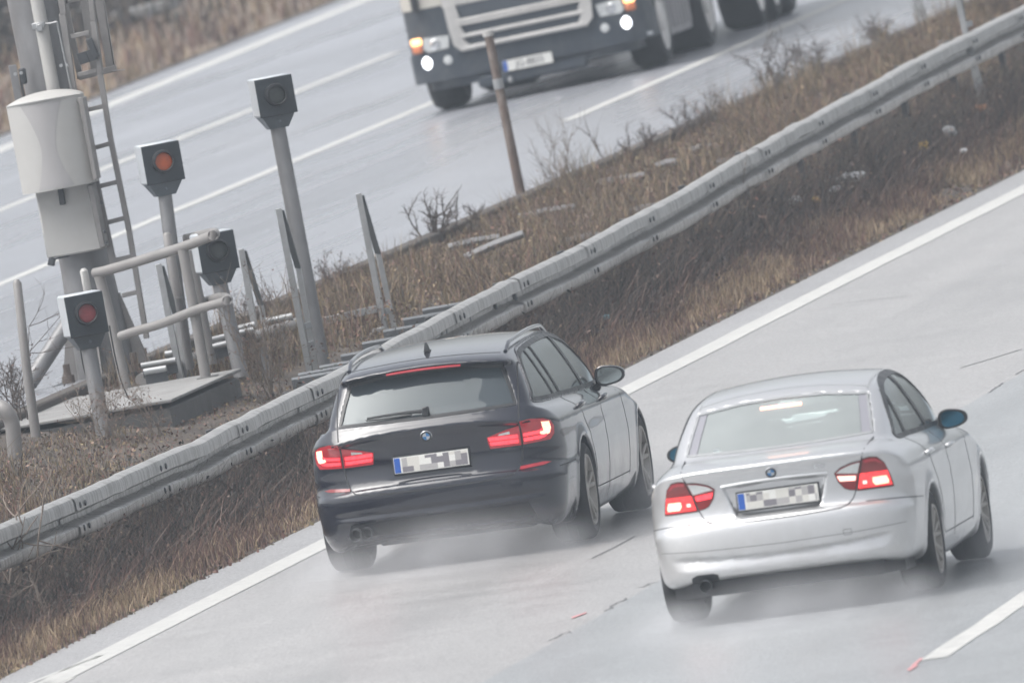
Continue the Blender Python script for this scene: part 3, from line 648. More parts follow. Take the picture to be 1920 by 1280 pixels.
def glass_mat(name, tint, refl=1.0, rough=.02, film=.04, fcol=(.55, .57, .58)):
    m, t, b, out = new_mat(name); t.nodes.remove(b); N = t.nodes.new; L = t.links.new
    tr = N('ShaderNodeBsdfTransparent'); tr.inputs[0].default_value = (*tint, 1); gl = N('ShaderNodeBsdfGlossy'); gl.inputs['Roughness'].default_value = rough; gl.inputs[0].default_value = (.95, 1, 1, 1)
    fr = N('ShaderNodeFresnel'); fr.inputs[0].default_value = 1.52
    tc = N('ShaderNodeTexCoord'); nz = N('ShaderNodeTexNoise'); nz.inputs['Scale'].default_value = 2.5; nz.inputs['Detail'].default_value = 2; L(tc.outputs['Object'], nz.inputs['Vector'])
    bp = N('ShaderNodeBump'); bp.inputs['Strength'].default_value = .02; bp.inputs['Distance'].default_value = .01; L(nz.outputs[0], bp.inputs['Height']); L(bp.outputs[0], gl.inputs['Normal'])
    df = N('ShaderNodeBsdfDiffuse'); df.inputs[0].default_value = (*fcol, 1)
    a = N('ShaderNodeMixShader'); mu = N('ShaderNodeMath'); mu.operation = 'MULTIPLY'; mu.inputs[1].default_value = refl; L(fr.outputs[0], mu.inputs[0]); L(mu.outputs[0], a.inputs[0]); L(tr.outputs[0], a.inputs[1]); L(gl.outputs[0], a.inputs[2])
    d = N('ShaderNodeMixShader'); rr = N('ShaderNodeMapRange'); rr.inputs[1].default_value = .3; rr.inputs[2].default_value = .8; rr.inputs[3].default_value = film * .9; rr.inputs[4].default_value = film * 1.1; L(nz.outputs[0], rr.inputs[0]); L(rr.outputs[0], d.inputs[0]); L(a.outputs[0], d.inputs[1]); L(df.outputs[0], d.inputs[2])
    L(d.outputs[0], out.inputs['Surface']); return m
SEATM = mat('dark_seat_fabric', (.045, .046, .05), .8, 0, .15, 20); TRIMB = mat('window_rubber', (.018, .019, .022), .4, 0, .1, 10)
SEAMM = mat('panel_gap', (.03, .03, .032), .7, 0, .05, 10)
REDL = mat('red_lamp_lens', (.48, .03, .045), .12, 0, .12, 30, coat=.8); DREDL = mat('dark_red_lens', (.22, .014, .016), .14, 0, .1, 40, coat=.8); CLEARL = mat('clear_lamp_lens', (.66, .68, .68), .2, .3, .1, 30, coat=.6)
REDE = mat('lit_red_bar', (.6, .02, .02), .3, 0, .05, 30, emit=(1, .05, .07), estr=1.5); REDE2 = mat('lit_red_lens', (.6, .02, .02), .25, 0, .1, 30, emit=(1, .055, .06), estr=.9, coat=.5)
WHITE_E = mat('lit_pale_lamp', (.8, .5, .45), .3, 0, .1, 50, emit=(1, .43, .26), estr=1.6); PINKE = mat('lit_pink_bar', (.8, .3, .3), .3, 0, .1, 50, emit=(1, .50, .42), estr=1.6)
PLATEM = mat('plate_white', (.72, .72, .69), .4, 0, .08, 30); EUBLUE = mat('plate_blue', (.02, .10, .42), .4, 0, .1, 30)
def smudge_mat():
    m, t, b, out = new_mat('plate_illegible'); N = t.nodes.new; L = t.links.new
    tc = N('ShaderNodeTexCoord'); mp = N('ShaderNodeMapping'); mp.inputs['Scale'].default_value = (24, 1, 24); L(tc.outputs['Object'], mp.inputs[0]); wn = N('ShaderNodeTexWhiteNoise')
    fl = N('ShaderNodeVectorMath'); fl.operation = 'FLOOR'; L(mp.outputs[0], fl.inputs[0]); L(fl.outputs[0], wn.inputs['Vector'])
    r = N('ShaderNodeValToRGB'); r.color_ramp.interpolation = 'CONSTANT'; e = r.color_ramp.elements; e[0].color = (.20, .19, .21, 1); e[1].position = .3; e[1].color = (.62, .61, .57, 1)
    for p, c in ((.55, (.40, .39, .39)), (.72, (.72, .72, .69))): q = e.new(p); q.color = (*c, 1)
    L(wn.outputs[0], r.inputs[0]); L(r.outputs[0], b.inputs['Base Color']); b.inputs['Roughness'].default_value = .5; return m
SMUDGE = smudge_mat()
RIMM = mat('alloy_rim', (.36, .345, .325), .45, .4, .15, 12, dirt=(.2, .18, .15), dirt_amt=.6, dirt_scale=7); WELL = mat('wheel_well', (.012, .012, .013), .9, 0, .1, 9)
BRAKE = mat('brake_disc', (.2, .19, .18), .4, .8, .1, 12)

class Body:
    def __init__(s, sp, h=.0125):
        s.sp = sp; s.h = h; y0, y1, z1 = sp['y0'], sp['y1'], sp['ztop']
        x = np.arange(0, int(1.0 / h) + 1) * h; y = np.arange(y0, y1, h); z = np.arange(.10, z1, h); s.y, s.z = y, z
        X, Y, Z = x[:, None, None], y[None, :, None], z[None, None, :]
        def table(poly):
            ty, tz = np.arange(y0 - .6, y1 + .6, .01), np.arange(-.2, z1 + .5, .01); T = sdf2(closed(poly), ty[:, None], tz[None]); return ty[0], tz[0], T.astype(np.float32)
        def look(tb, yy, zz):
            a, b, T = tb; u = np.clip((yy - a) / .01, 0, T.shape[0] - 1.001); v = np.clip((zz - b) / .01, 0, T.shape[1] - 1.001); i, j = u.astype(np.int32), v.astype(np.int32); u = u - i; v = v - j
            return (T[i, j] * (1 - u) + T[i + 1, j] * u) * (1 - v) + (T[i, j + 1] * (1 - u) + T[i + 1, j + 1] * u) * v
        ip = lambda q, v: np.interp(v, [a[0] for a in q], [a[1] for a in q])
        plan = gsm(ip(sp['plan'], y), 8); sect = gsm(ip(sp['sect'], z), 1.3)
        Wl = plan[:, None] + sect[None, :]
        sh = sp['rear_plan'](x); shf = .10 * (x / .7) ** 2 + .2 * (x / .88) ** 6
        wr, wf = 1 - sstep(-.4, 1.3, y), sstep(1.9, 3.2, y)
        yy = Y - sh[:, None, None] * wr[None, :, None] + shf[:, None, None] * wf[None, :, None]
        Fl = smax((X - Wl[None]) * .97 + 0 * Y, look(table(sp['lower']), yy, Z + .02 * (X / .7) ** 4), sp.get('rl', .09))
        wb, wt = gsm(ip(sp['belt'], y), 10), gsm(ip(sp['roofw'], y), 10); t = (z - sp['zbelt']) / (sp['zroof'] - sp['zbelt'])
        Wg = wb[:, None] + (wt - wb)[:, None] * (np.sign(t) * np.abs(t) ** 1.22)[None]
        yg = Y - .6 * sh[:, None, None] * (1 - sstep(-.2, 1.0, y))[None, :, None] + .5 * shf[:, None, None] * sstep(1.2, 2.2, y)[None, :, None]
        zc = Z + sp['crown'] * (X / .6) ** 2
        Fg = smax((X - Wg[None]) * .9 + 0 * Y, look(table(sp['green']), yg, zc), sp.get('rg', .09))
        F = smin(Fl, Fg, .035)
        if 'feature' in sp: F = sp['feature'](F, X, Y, Z)
        for yw in (0, sp['wb']):
            d = np.sqrt((Y - yw) ** 2 + (Z - sp['rt']) ** 2) - sp['ra']
            F = F - .009 * np.exp(-((d - .015) / .045) ** 2) * (X > .5)
            F = smax(F, -smax(d + 0 * X, .56 - X + 0 * d, .02), .012)
        s.F0 = F.astype(np.float32); s.x = x
        cav = smax(F + .05, np.interp(y, [sp['yshelf'] - .05, sp['yshelf'] + .05], [sp['zshelf'], .55])[None, :, None] - Z, .03)
        cav = np.maximum(cav, np.maximum(sp['ycab'][0] - Y, Y - sp['ycab'][1]))
        op = np.maximum(sdf2(sp['dlo'], Y[0], Z[0])[None], .42 - X) + 0 * X
        rw = np.maximum(sdf2(sp['rw'], x[:, None], z[None])[:, None, :], Y - sp['yrw'])
        fw_ = np.maximum(sdf2(sp['fw'], x[:, None], z[None])[:, None, :], sp['yfw'] - Y)
        cut = np.minimum(np.minimum(cav, op), np.minimum(rw, fw_))
        full = np.where(F > -.12, smax(F, -cut, .006), smax(F, -cut, .006))
        G = np.concatenate([full[:0:-1], full], 0); G[:, 0] = 1; G[:, -1] = 1; G[..., 0] = 1; G[..., -1] = 1
        s.V, s.Q = surface_nets(G, (-x[-1], y[0], z[0]), h)
        s.G0 = s.F0
    def Fs(s, P):
        P = np.asarray(P, float); q = np.stack([np.abs(P[..., 0]) / s.h, (P[..., 1] - s.y[0]) / s.h, (P[..., 2] - s.z[0]) / s.h], -1)
        n = np.array(s.F0.shape); q = np.clip(q, 0, n - 1.001); i = q.astype(int); f = q - i; r = 0
        for a in (0, 1):
            for b in (0, 1):
                for c in (0, 1):
                    r = r + s.F0[i[..., 0] + a, i[..., 1] + b, i[..., 2] + c] * np.where(a, f[..., 0], 1 - f[..., 0]) * np.where(b, f[..., 1], 1 - f[..., 1]) * np.where(c, f[..., 2], 1 - f[..., 2])
        return r
    def hit(s, uv, mode):
        uv = np.asarray(uv, float); sg, m = (1, mode) if mode in ('rear', 'top', 'front') else (int(mode[4:] + '1'), 'side')
        t = np.arange(0, 1.6 if m != 'top' else .9, .008)
        if m == 'rear': mk = lambda tt: np.stack(np.broadcast_arrays(uv[:, None, 0], -1.22 + tt, uv[:, None, 1]), -1)
        elif m == 'front': mk = lambda tt: np.stack(np.broadcast_arrays(uv[:, None, 0], 3.0 - tt, uv[:, None, 1]), -1)
        elif m == 'top': mk = lambda tt: np.stack(np.broadcast_arrays(uv[:, None, 0], uv[:, None, 1], 1.56 - tt), -1)
        else: mk = lambda tt: np.stack(np.broadcast_arrays(sg * (.99 - tt), uv[:, None, 0], uv[:, None, 1]), -1)
        if m == 'side': t = t[t < .9]
        f = s.Fs(mk(t[None])); k = np.argmax(f < 0, 1); k = np.maximum(k, 1); r = np.arange(len(uv)); a, b = f[r, k - 1], f[r, k]
        tt = t[k - 1] + .008 * np.clip(a / np.where(np.abs(a - b) < 1e-9, 1, a - b), 0, 1); P = mk(tt[:, None])[:, 0]
        e = .02; N = np.stack([s.Fs(P + np.eye(3)[c] * e) - s.Fs(P - np.eye(3)[c] * e) for c in range(3)], -1); N[:, 0] *= 1; N /= np.linalg.norm(N, axis=1)[:, None] + 1e-9
        return P, N
    def patch(s, name, poly, mode, m, parent, off=.004, thick=.012, res=.03, shift=(0, 0, 0)):
        P = np.asarray(poly, float); out = []
        for a, b in zip(P, np.roll(P, -1, 0)):
            k = max(1, int(np.ceil(np.linalg.norm(b - a) / res))); out += [a + (b - a) * i / k for i in range(k)]
        B = np.array(out); lo, hi = B.min(0), B.max(0); gx, gy = np.meshgrid(np.arange(lo[0] + res / 2, hi[0], res), np.arange(lo[1] + res / 2, hi[1], res)); I = np.stack([gx.ravel(), gy.ravel()], 1)
        if len(I): I = I[sdf2(P, I[:, 0], I[:, 1]) < -res * .4]
        A = np.vstack([B, I]); r = delaunay_2d_cdt([Vector(p) for p in A], [], [list(range(len(B)))], 1, 1e-6); uv = np.array([tuple(p) for p in r[0]]); tri = [tuple(f) for f in r[2]]
        H, N = s.hit(uv, mode); T = H + N * off + np.array(shift); K = H - N * thick + np.array(shift); n = len(uv); F = []
        for f in tri:
            nn = np.cross(T[f[1]] - T[f[0]], T[f[2]] - T[f[0]]); F.append(f if nn @ N[f[0]] > 0 else f[::-1])
        ed = {}
        for f in F:
            for i in range(3): ed[(f[i], f[(i + 1) % 3])] = 1
        F += [(b, a, a + n, b + n) for (a, b) in ed if (b, a) not in ed]
        return link_mesh(name, np.vstack([T, K]), F, m, parent, False, True, 50)
    def strip(s, name, pts, mode, w, m, parent, off=.003, thick=.008, close=False, res=.03, smoothc=True):
        P = np.asarray(pts, float)
        if close: P = np.vstack([P, P[:1]])
        out = []
        for a, b in zip(P[:-1], P[1:]):
            k = max(1, int(np.ceil(np.linalg.norm(b - a) / res))); out += [a + (b - a) * i / k for i in range(k)]
        if not close: out.append(P[-1])
        C = np.array(out)
        T = (np.roll(C, -1, 0) - np.roll(C, 1, 0)) if close else np.gradient(C, axis=0)
        T /= np.linalg.norm(T, axis=1)[:, None] + 1e-9; nn = np.stack([-T[:, 1], T[:, 0]], 1) * w / 2; n = len(C)
        HL, NL = s.hit(C - nn, mode); HR, NR = s.hit(C + nn, mode)
        V = np.vstack([HL - NL * thick, HL + NL * off, HR + NR * off, HR - NR * thick]); F = []
        for i in range(n if close else n - 1):
            j = (i + 1) % n
            for k in range(3): F.append((k * n + i, k * n + j, (k + 1) * n + j, (k + 1) * n + i))
        q = F[1]; nv = np.cross(V[q[1]] - V[q[0]], V[q[2]] - V[q[0]])
        if nv @ NL[q[0] - n] < 0: F = [f[::-1] for f in F]
        return link_mesh(name, V, F, m, parent, False, True, 50)
mir = lambda pts: [(-a, b) for a, b in pts][::-1]
def wheel(parent, x, y, r, w, rimr, spokes, twin):
    """outer face towards sign(x)"""
    sg = 1 if x > 0 else -1; o = (x - sg * w, y, r); d = (sg, 0, 0)
    mb = MB(); b = w / 2
    mb.lathe([(rimr, .005), (rimr + .03, -.006), (r - .045, -.012), (r - .012, .008), (r, .035), (r, w * .35), (r - .006, w * .36), (r - .006, w * .39), (r, w * .40), (r, w * .60), (r - .006, w * .61), (r - .006, w * .64), (r, w * .65), (r, w - .035), (r - .012, w - .008), (r - .045, w + .012), (rimr + .03, w + .006), (rimr, w - .005), (rimr - .005, w - .03)], o, d, 44, cap=False)
    t = mb.build('wheel', RUBBER, parent, False)
    mb = MB(); mb.lathe([(rimr + .004, w - .006), (rimr - .004, w + .006), (rimr - .018, w + .004), (rimr - .024, w - .03), (rimr - .05, w - .12), (rimr - .05, .02)], o, d, 40, cap=False)
    for k in range(spokes):
        for dd in ((-.09, .09) if twin else (0,)):
            a = 2 * math.pi * k / spokes + .3; c, s_ = math.cos(a), math.sin(a); c2, s2 = math.cos(a + dd * 2.0), math.sin(a + dd * 2.0)
            P = np.array((x - sg * .035, y + c * .05, r + s_ * .05)); Q = np.array((x - sg * .012, y + c2 * (rimr - .015), r + s2 * (rimr - .015)))
            beam(mb, P, Q, .030 if twin else .045, .03, .008, (1, 0, 0))
    mb.lathe([(.075, w - .06), (.07, w - .022), (.03, w - .015), (.0, w - .014)], o, d, 20, cap=False); mb.build('rim', RIMM, t, False)
    mb = MB(); mb.lathe([(rimr * .72, w * .45), (rimr * .72, w * .55), (.0, w * .56)], o, d, 28); mb.build('brake_disc', BRAKE, t, False)
    return t
def seat(mb, x, y, z):
    mb.box((x, y + .25, z), (.50, .52, .16), bev=.05); A = np.array(Matrix.Rotation(R_(-14), 3, 'X')); A = np.array(Matrix.Rotation(R_(14), 3, 'X'))
    mb.box((x, y - .06, z + .36), (.50, .15, .62), A, .06); mb.box((x, y - .17, z + .74), (.27, .10, .19), A, .045)
def interior(car, sp, b):
    for x in (-.37, .37): mb = MB(); seat(mb, x, sp['yseat'], .48); mb.build('front_seat', SEATM, car, False)
    mb = MB(); ys = sp['yseat'] - .85
    mb.box((0, ys + .2, .5), (1.28, .5, .16), bev=.05); mb.box((0, ys - .08, .78), (1.28, .14, .52), np.array(Matrix.Rotation(R_(16), 3, 'X')), .06)
    for x in (-.36, .36): mb.box((x, ys - .17, 1.10), (.26, .09, .15), bev=.04)
    mb.build('rear_seat', SEATM, car, False)
    mb = MB(); mb.box((0, sp['yseat'] + 1.05, .80), (1.40, .42, .26), bev=.06); mb.lathe([(.19, 0), (.195, .012), (.19, .025), (.165, .012)], (-.37, sp['yseat'] + .72, .86), (0, -1, .4), 24, cap=False); mb.box((0, sp['ycab'][1] - .42, 1.27), (.24, .03, .07), bev=.015); mb.build('dashboard', BLACKP, car, False)
def emblem(car, b, x, z, r):
    P, N = b.hit([(x, z)], 'rear'); P, N = P[0], N[0]; N[0] = 0; N /= np.linalg.norm(N); u = np.cross((0, 0, 1), N); u /= np.linalg.norm(u); v = np.cross(N, u)
    m = MB(); m.lathe([(r, -.006), (r, .006), (r * .93, .009), (r * .90, .007)], P, N, 32, cap=False); m.lathe([(r * .91, .006), (.0, .0061)], P, N, 32, cap=False); e = m.build('emblem', [BLACKP], car, False)
    mm = MB(); q = []
    for k in range(4):
        mm.m = k % 2; a = np.linspace(k, k + 1, 7) * math.pi / 2; pts = [P + N * .0085] + [P + N * .0085 + (u * math.cos(t) + v * math.sin(t)) * r * .62 for t in a]; mm.add(pts, [tuple(range(8))])
    mm.build('emblem_roundel', [EBLUE, WHITEB], e, False, smooth=False)
    mm = MB(); mm.lathe([(r * 1.02, -.004), (r * 1.02, .007), (r * .94, .010), (r * .93, .006)], P, N, 32, cap=False); mm.build('emblem_rim', CHROME, e, False)
EBLUE = mat('emblem_blue', (.05, .22, .50), .3, 0, .05, 20)
def plate(car, c, w, h, N, blue_side=-1, tilt=0):
    N = np.array(N, float); N /= np.linalg.norm(N); u = np.cross((0, 0, 1), N); u /= np.linalg.norm(u); v = np.cross(N, u); A = np.stack([u, -N, v], 1); c = np.array(c, float)
    m = MB(); m.box(c, (w + .02, .012, h + .02), A, .004); ho = m.build('plate_holder', BLACKP, car, False)
    m = MB(); m.box(c + N * .009, (w, .006, h), A, .003); p = m.build('number_plate', PLATEM, car, False)
    m = MB(); m.box(c + N * .0125 + u * blue_side * (w / 2 - .024), (.042, .003, h - .008), A, .001); m.build('euro_band', EUBLUE, p, False)
    return p, c, u, v, N
def mirror(car, sp, side):
    x, y, z, w, h = sp['mirror']; m = MB(); V = []
    c = np.array((side * x, y, z)); prof = []
    n = 28
    for k, (dy, sc) in enumerate(((-.03, .93), (-.025, 1.0), (.02, 1.0), (.07, .88), (.11, .6), (.125, .2))):
        for i in range(n):
            a = 2 * math.pi * i / n; ca, sa = math.cos(a), math.sin(a); ex = np.sign(ca) * abs(ca) ** .75 * w / 2; ez = np.sign(sa) * abs(sa) ** .8 * h / 2
            ez *= 1 - .22 * (ex / (w / 2)); V.append(c + np.array((side * ex * sc, dy, ez * sc)))
    F = [(k * n + i, k * n + (i + 1) % n, (k + 1) * n + (i + 1) % n, (k + 1) * n + i) for k in range(5) for i in range(n)] + [tuple(range(5 * n, 6 * n))]
    if side < 0: F = [f[::-1] for f in F]
    m.add(V, F); m.m = 1
    beam(m, c + np.array((-side * w * .38, .02, -h * .42)), (side * (x - w * .5 - .07), y + .04, z - h * .62), .06, .05, .015, (0, 1, 0))
    m.add([V[i] for i in range(n)] , [tuple(range(n))[::-1] if side > 0 else tuple(range(n))])
    mo = m.build('door_mirror', [sp['mirror_paint'], BLACKP], car, False)
    g = MB(); n2 = [c + np.array(((v[0] - c[0]) * .86, -.034, (v[2] - c[2]) * .86)) for v in V[:n]]; g.add(n2, [tuple(range(n))[::-1] if side > 0 else tuple(range(n))]); g.build('mirror_glass', sp['mirror_glass'], mo, False, smooth=False)
def handle(car, b, y, z, side, m):
    P, N = b.hit([(y, z)], 'side+' if side > 0 else 'side-'); P, N = P[0], N[0]; k = MB(); k.tube(curve([P + (0, -.10, 0) - N * .002, P + N * .026 + (0, -.085, 0), P + N * .036, P + N * .026 + (0, .085, 0), P + (0, .10, 0) - N * .002], 4), .0155, 10); k.build('door_handle', m, car, False)
def car_root(o, M, name, label, cat):
    ex, ey, ez = M; mw = Matrix(((ex[0], ey[0], ez[0], o[0]), (ex[1], ey[1], ez[1], o[1]), (ex[2], ey[2], ez[2], o[2] + .003), (0, 0, 0, 1)))
    return thing(name, o, label, cat, None, mw)
def split_body(car, b, sp, paint):
    """the shell cut along its panel gaps; every panel keeps the normals of the whole shell"""
    V, Q = b.V, b.Q; T = V[Q]; fn = np.cross(T[:, 2] - T[:, 0], T[:, 3] - T[:, 1]); vn = np.zeros_like(V)
    for i in range(4):
        for c in range(3): vn[:, c] += np.bincount(Q[:, i], fn[:, c], len(V))
    vn /= np.linalg.norm(vn, axis=1)[:, None] + 1e-12; C = T.mean(1); x, y, z = C[:, 0], C[:, 1], C[:, 2]; ax = np.abs(x)
    lab = np.zeros(len(Q), int); names = ['body', 'boot_lid' if sp['saloon'] else 'tailgate', 'rear_bumper', 'bonnet']; ds = [np.array(s) for s in sp['door_seams'][:3]]
    sy = lambda s: np.interp(z, s[::-1, 1], s[::-1, 0])
    lab[(y < -.40) & (z < sp['zbump']) & (ax < 1)] = 2
    g = np.array(sp['gap']); gx = np.interp(z, g[::-1, 1], g[::-1, 0]); zlo = np.interp(ax, g[::-1, 0], g[::-1, 1])
    lab[(y < sp['ylid']) & (ax < gx) & (z > zlo) & (z < sp['zlid'])] = 1
    lab[(y > 2.25) & (z > .72) & (ax < .78)] = 3
    for sg in (1, -1):
        side = (x * sg > .40) & (z > .32) & (z < 1.0)
        names.append('front_door'); lab[side & (y > sy(ds[0])) & (y < sy(ds[1]))] = len(names) - 1
        names.append('rear_door'); lab[side & (y > sy(ds[2])) & (y <= sy(ds[0]))] = len(names) - 1
    out = {}
    for k, nm in enumerate(names):
        q = Q[lab == k]
        if not len(q): continue
        u, inv = np.unique(q, return_inverse=True); o = link_mesh(nm, V[u], inv.reshape(-1, 4), paint, car, False, True, 180); o.data.normals_split_custom_set_from_vertices(vn[u].tolist()); out.setdefault(nm, []).append(o)
    b.panels = out
def common(car, b, sp, paint):
    split_body(car, b, sp, paint)
    for (yw, xo) in ((0, sp['xr']), (sp['wb'], sp['xf'])):
        for sg in (1, -1): wheel(car, sg * xo, yw, sp['rt'], sp['tw'], sp['rim'], sp['spokes'], sp['twin'])
    for yw in (0, sp['wb']):
        for sg in (1, -1):
            prof = [(sp['ra'] + .012, .0), (sp['ra'] + .012, .25)]; w = MB(); w.lathe(prof, (sg * .56, yw, sp['rt']), (sg, 0, 0), 36, cap=False); w.lathe([(sp['ra'] + .012, 0), (.0, .0)], (sg * .56, yw, sp['rt']), (sg, 0, 0), 36, cap=False)
            V = np.array(w.v); link_mesh('wheel_housing', w.v, [f for f in w.f if min(V[i][2] for i in f) > .16], WELL, car, False, True, 50)
    u = MB(); u.box((0, sp['wb'] / 2 - .1, .20), (1.1, sp['wb'] + .4, .10), bev=.03)
    for yy in (0, sp['wb']): u.tube([(-.72, yy, sp['rt'] - .05), (.72, yy, sp['rt'] - .05)], .045, 10)
    u.box((0, -.45, .24), (.9, .5, .12), bev=.04); u.build('underbody', WELL, car, False)
    interior(car, sp, b)
    b.patch('rear_window', sp['rw_glass'], 'rear', sp['glass_rear'], car, off=-.006, thick=.012, res=.045)
    b.patch('windscreen', sp['fw'], 'front', sp['glass_front'], car, off=-.006, thick=.012, res=.06)
    b.strip('rear_window_seal', sp['rw_glass'], 'rear', sp.get('sealw', .02), sp.get('seal_m', TRIMB), car, off=.0025, thick=.02, close=True)
    b.strip('windscreen_seal', sp['fw'], 'front', .03, TRIMB, car, off=.0025, thick=.02, close=True)
    for mode, sg in (('side+', 1), ('side-', -1)):
        b.patch('side_window', sp['dlo'], mode, sp['glass_side'], car, off=-.004, thick=.01, res=.05)
        b.strip('window_trim', sp['dlo'], mode, sp.get('trimw', .028), TRIMB, car, off=.004, thick=.02, close=True)
        if not sp['saloon']: b.strip('window_frame_line', sp['dlo_out'], mode, .008, sp['trim2'], car, off=.006, thick=.02, close=True)
        for P in sp['pillars']: b.strip('window_pillar', P[1], mode, P[0], TRIMB, car, off=.002, thick=.015)
        for P in sp['door_seams']: b.strip('door_seam', P, mode, .007, sp.get('seamm', SEAMM), car, off=.0015)
        for (y, z), dn in zip(sp['handles'], ('rear_door', 'front_door')): handle(b.panels[dn][0 if sg > 0 else 1], b, y, z, sg, sp['handle_m'])
        mirror(car, sp, sg)

# ------------------------------------------------------------------ silver saloon
SILVER = paint_mat('silver_paint', (.66, .665, .675), .74, .32, (.33, .32, .30), .55)
def feat_silver(F, X, Y, Z):
    d = (.405 + .035 * (X / .7) ** 2) - Z; w = (1 - sstep(.60, .76, X)) * (Y < -.4)
    g = np.where(d > 0, np.clip(1 - d / .085, 0, 1), np.clip(1 + d / .014, 0, 1)); F = F + .030 * g * w
    trap = sdf2([(0, .665), (.265, .665), (.335, .855), (0, .868)], X[:, 0], Z[0]); trap = np.minimum(trap, sdf2([(-.2, .665), (.265, .665), (.335, .855), (-.2, .868)], X[:, 0], Z[0]))
    F = smax(F, -np.maximum(smax(trap, trap, .01)[:, None, :], Y + .872 - .12 * (X ** 2)), .012)
    return F
spS = dict(y0=-1.10, y1=3.62, ztop=1.50, wb=2.76, rt=.316, ra=.355, xr=.875, xf=.865, tw=.225, rim=.222, spokes=7, twin=True,
    plan=[(-1.1, .800), (-.9, .820), (-.5, .862), (0, .895), (1, .9085), (2.3, .905), (3.0, .89), (3.6, .84)],
    sect=[(.1, -.09), (.2, -.06), (.3, -.025), (.45, -.006), (.6, 0), (.72, -.006), (.80, -.014), (.835, -.012), (.85, -.020), (.93, -.055), (1.0, -.12), (1.1, -.22)],
    rear_plan=lambda x: .085 * (x / .7) ** 2 + .20 * (x / .88) ** 8,
    lower=[(-.55, .255), (-.80, .268), (-.90, .276), (-.955, .30), (-.978, .34), (-.985, .40), (-.985, .50), (-.975, .60), (-.955, .645), (-.925, .66), (-.905, .70), (-.897, .80), (-.905, .88), (-.925, .935), (-.945, .965), (-.935, .985), (-.85, 1.005), (-.65, 1.028), (-.45, 1.03), (.2, 1.0), (1.0, .985), (1.9, .965), (2.3, .94), (2.8, .88), (3.2, .79), (3.42, .68), (3.52, .55), (3.535, .40), (3.50, .27), (3.40, .21), (2.5, .20), (1.2, .19), (0, .20)],
    green=[(-.62, .93), (-.55, 1.02), (-.42, 1.10), (-.15, 1.235), (.10, 1.345), (.25, 1.385), (.5, 1.407), (.95, 1.421), (1.3, 1.408), (1.55, 1.36), (1.85, 1.21), (2.15, 1.03), (2.3, .93), (1, .8), (0, .85)],
    belt=[(-.7, .66), (-.45, .69), (0, .75), (.5, .79), (1.5, .79), (2.2, .73)], roofw=[(-.6, .50), (0, .565), (.6, .592), (1.3, .585), (2.2, .55)], zbelt=.97, zroof=1.40, crown=.045, rg=.085, rl=.085,
    feature=feat_silver, saloon=True, zbump=.70, ylid=-.42, zlid=1.045, gap=[(.612, 1.05), (.592, .985), (.568, .92), (.509, .735), (.485, .685), (.45, .652), (.40, .637), (.2, .630), (0, .628)], trimw=.030, sealw=.012, seal_m=mat('pale_seal', (.30, .31, .32), .5), seamm=mat('silver_panel_gap', (.06, .06, .065), .7, 0, .05, 10), yshelf=-.05, zshelf=.99, ycab=(-.60, 2.05), yseat=1.15,
    dlo=closed([(-.16, 1.005), (-.13, 1.06), (.06, 1.20), (.28, 1.30), (.55, 1.345), (.95, 1.36), (1.3, 1.34), (1.6, 1.22), (2.02, .985), (2.0, .968), (1.0, .985), (.2, 1.0)], 4),
    dlo_out=closed([(-.20, .995), (-.165, 1.07), (.045, 1.225), (.27, 1.325), (.55, 1.37), (.95, 1.385), (1.31, 1.365), (1.63, 1.235), (2.07, .985), (2.03, .952), (1.0, .968), (.2, .983)], 4),
    pillars=[(.05, [(.12, 1.0), (.22, 1.29)]), (.10, [(.98, .985), (.86, 1.36)])],
    door_seams=[[(.95, .96), (.97, .6), (.93, .28)], [(2.02, .95), (2.05, .6), (2.0, .30)], [(-.02, .985), (.13, .88), (.30, .7), (.40, .5), (.44, .33)], [(.44, .325), (2.0, .32)], [(-.86, .655), (-.6, .63), (-.36, .615)]],
    handles=[(.16, .862), (1.12, .842)], handle_m=SILVER, mirror=(.890, 1.58, .985, .190, .122), mirror_paint=BLACKP,
    rw=[(-.7, 1.053), (0, 1.053), (.3, 1.055), (.602, 1.062), (.577, 1.18), (.547, 1.292), (.27, 1.325), (0, 1.335), (-.7, 1.335)], rw_glass=[(-.60, 1.062), (-.3, 1.055), (0, 1.053), (.3, 1.055), (.60, 1.062), (.575, 1.18), (.545, 1.292), (.27, 1.325), (0, 1.335), (-.27, 1.325), (-.545, 1.292), (-.575, 1.18)],
    yrw=.28, fw=[(-.60, 1.03), (0, 1.06), (.60, 1.03), (.545, 1.30), (0, 1.345), (-.545, 1.30)], yfw=1.35, trim2=TRIMB)
SKYM = mat('sky_reflection_glass', (.035, .13, .20), .10, .8, .05, 6, rvar=.02)  # reflected sky blue painted into the mirror glass colour
spS.update(mirror_glass=SKYM, glass_rear=glass_mat('rear_glass_pale', (.70, .78, .75), 1.3, film=.30, fcol=(.78, .84, .84)), glass_side=glass_mat('side_glass_pale', (.40, .46, .47), 1.3, film=.10), glass_front=glass_mat('front_glass_pale', (.85, .92, .90)))
oS = (5.2469286, -11.4831287, -.2065559); MS = ((.9992259, .0005681, -.0393366), (-.0005686, .9999998, 0), (.0393365, .0000224, .9992260))
FRIT = mat('frit_band', (.25, .25, .28), .35, 0, .05, 10)
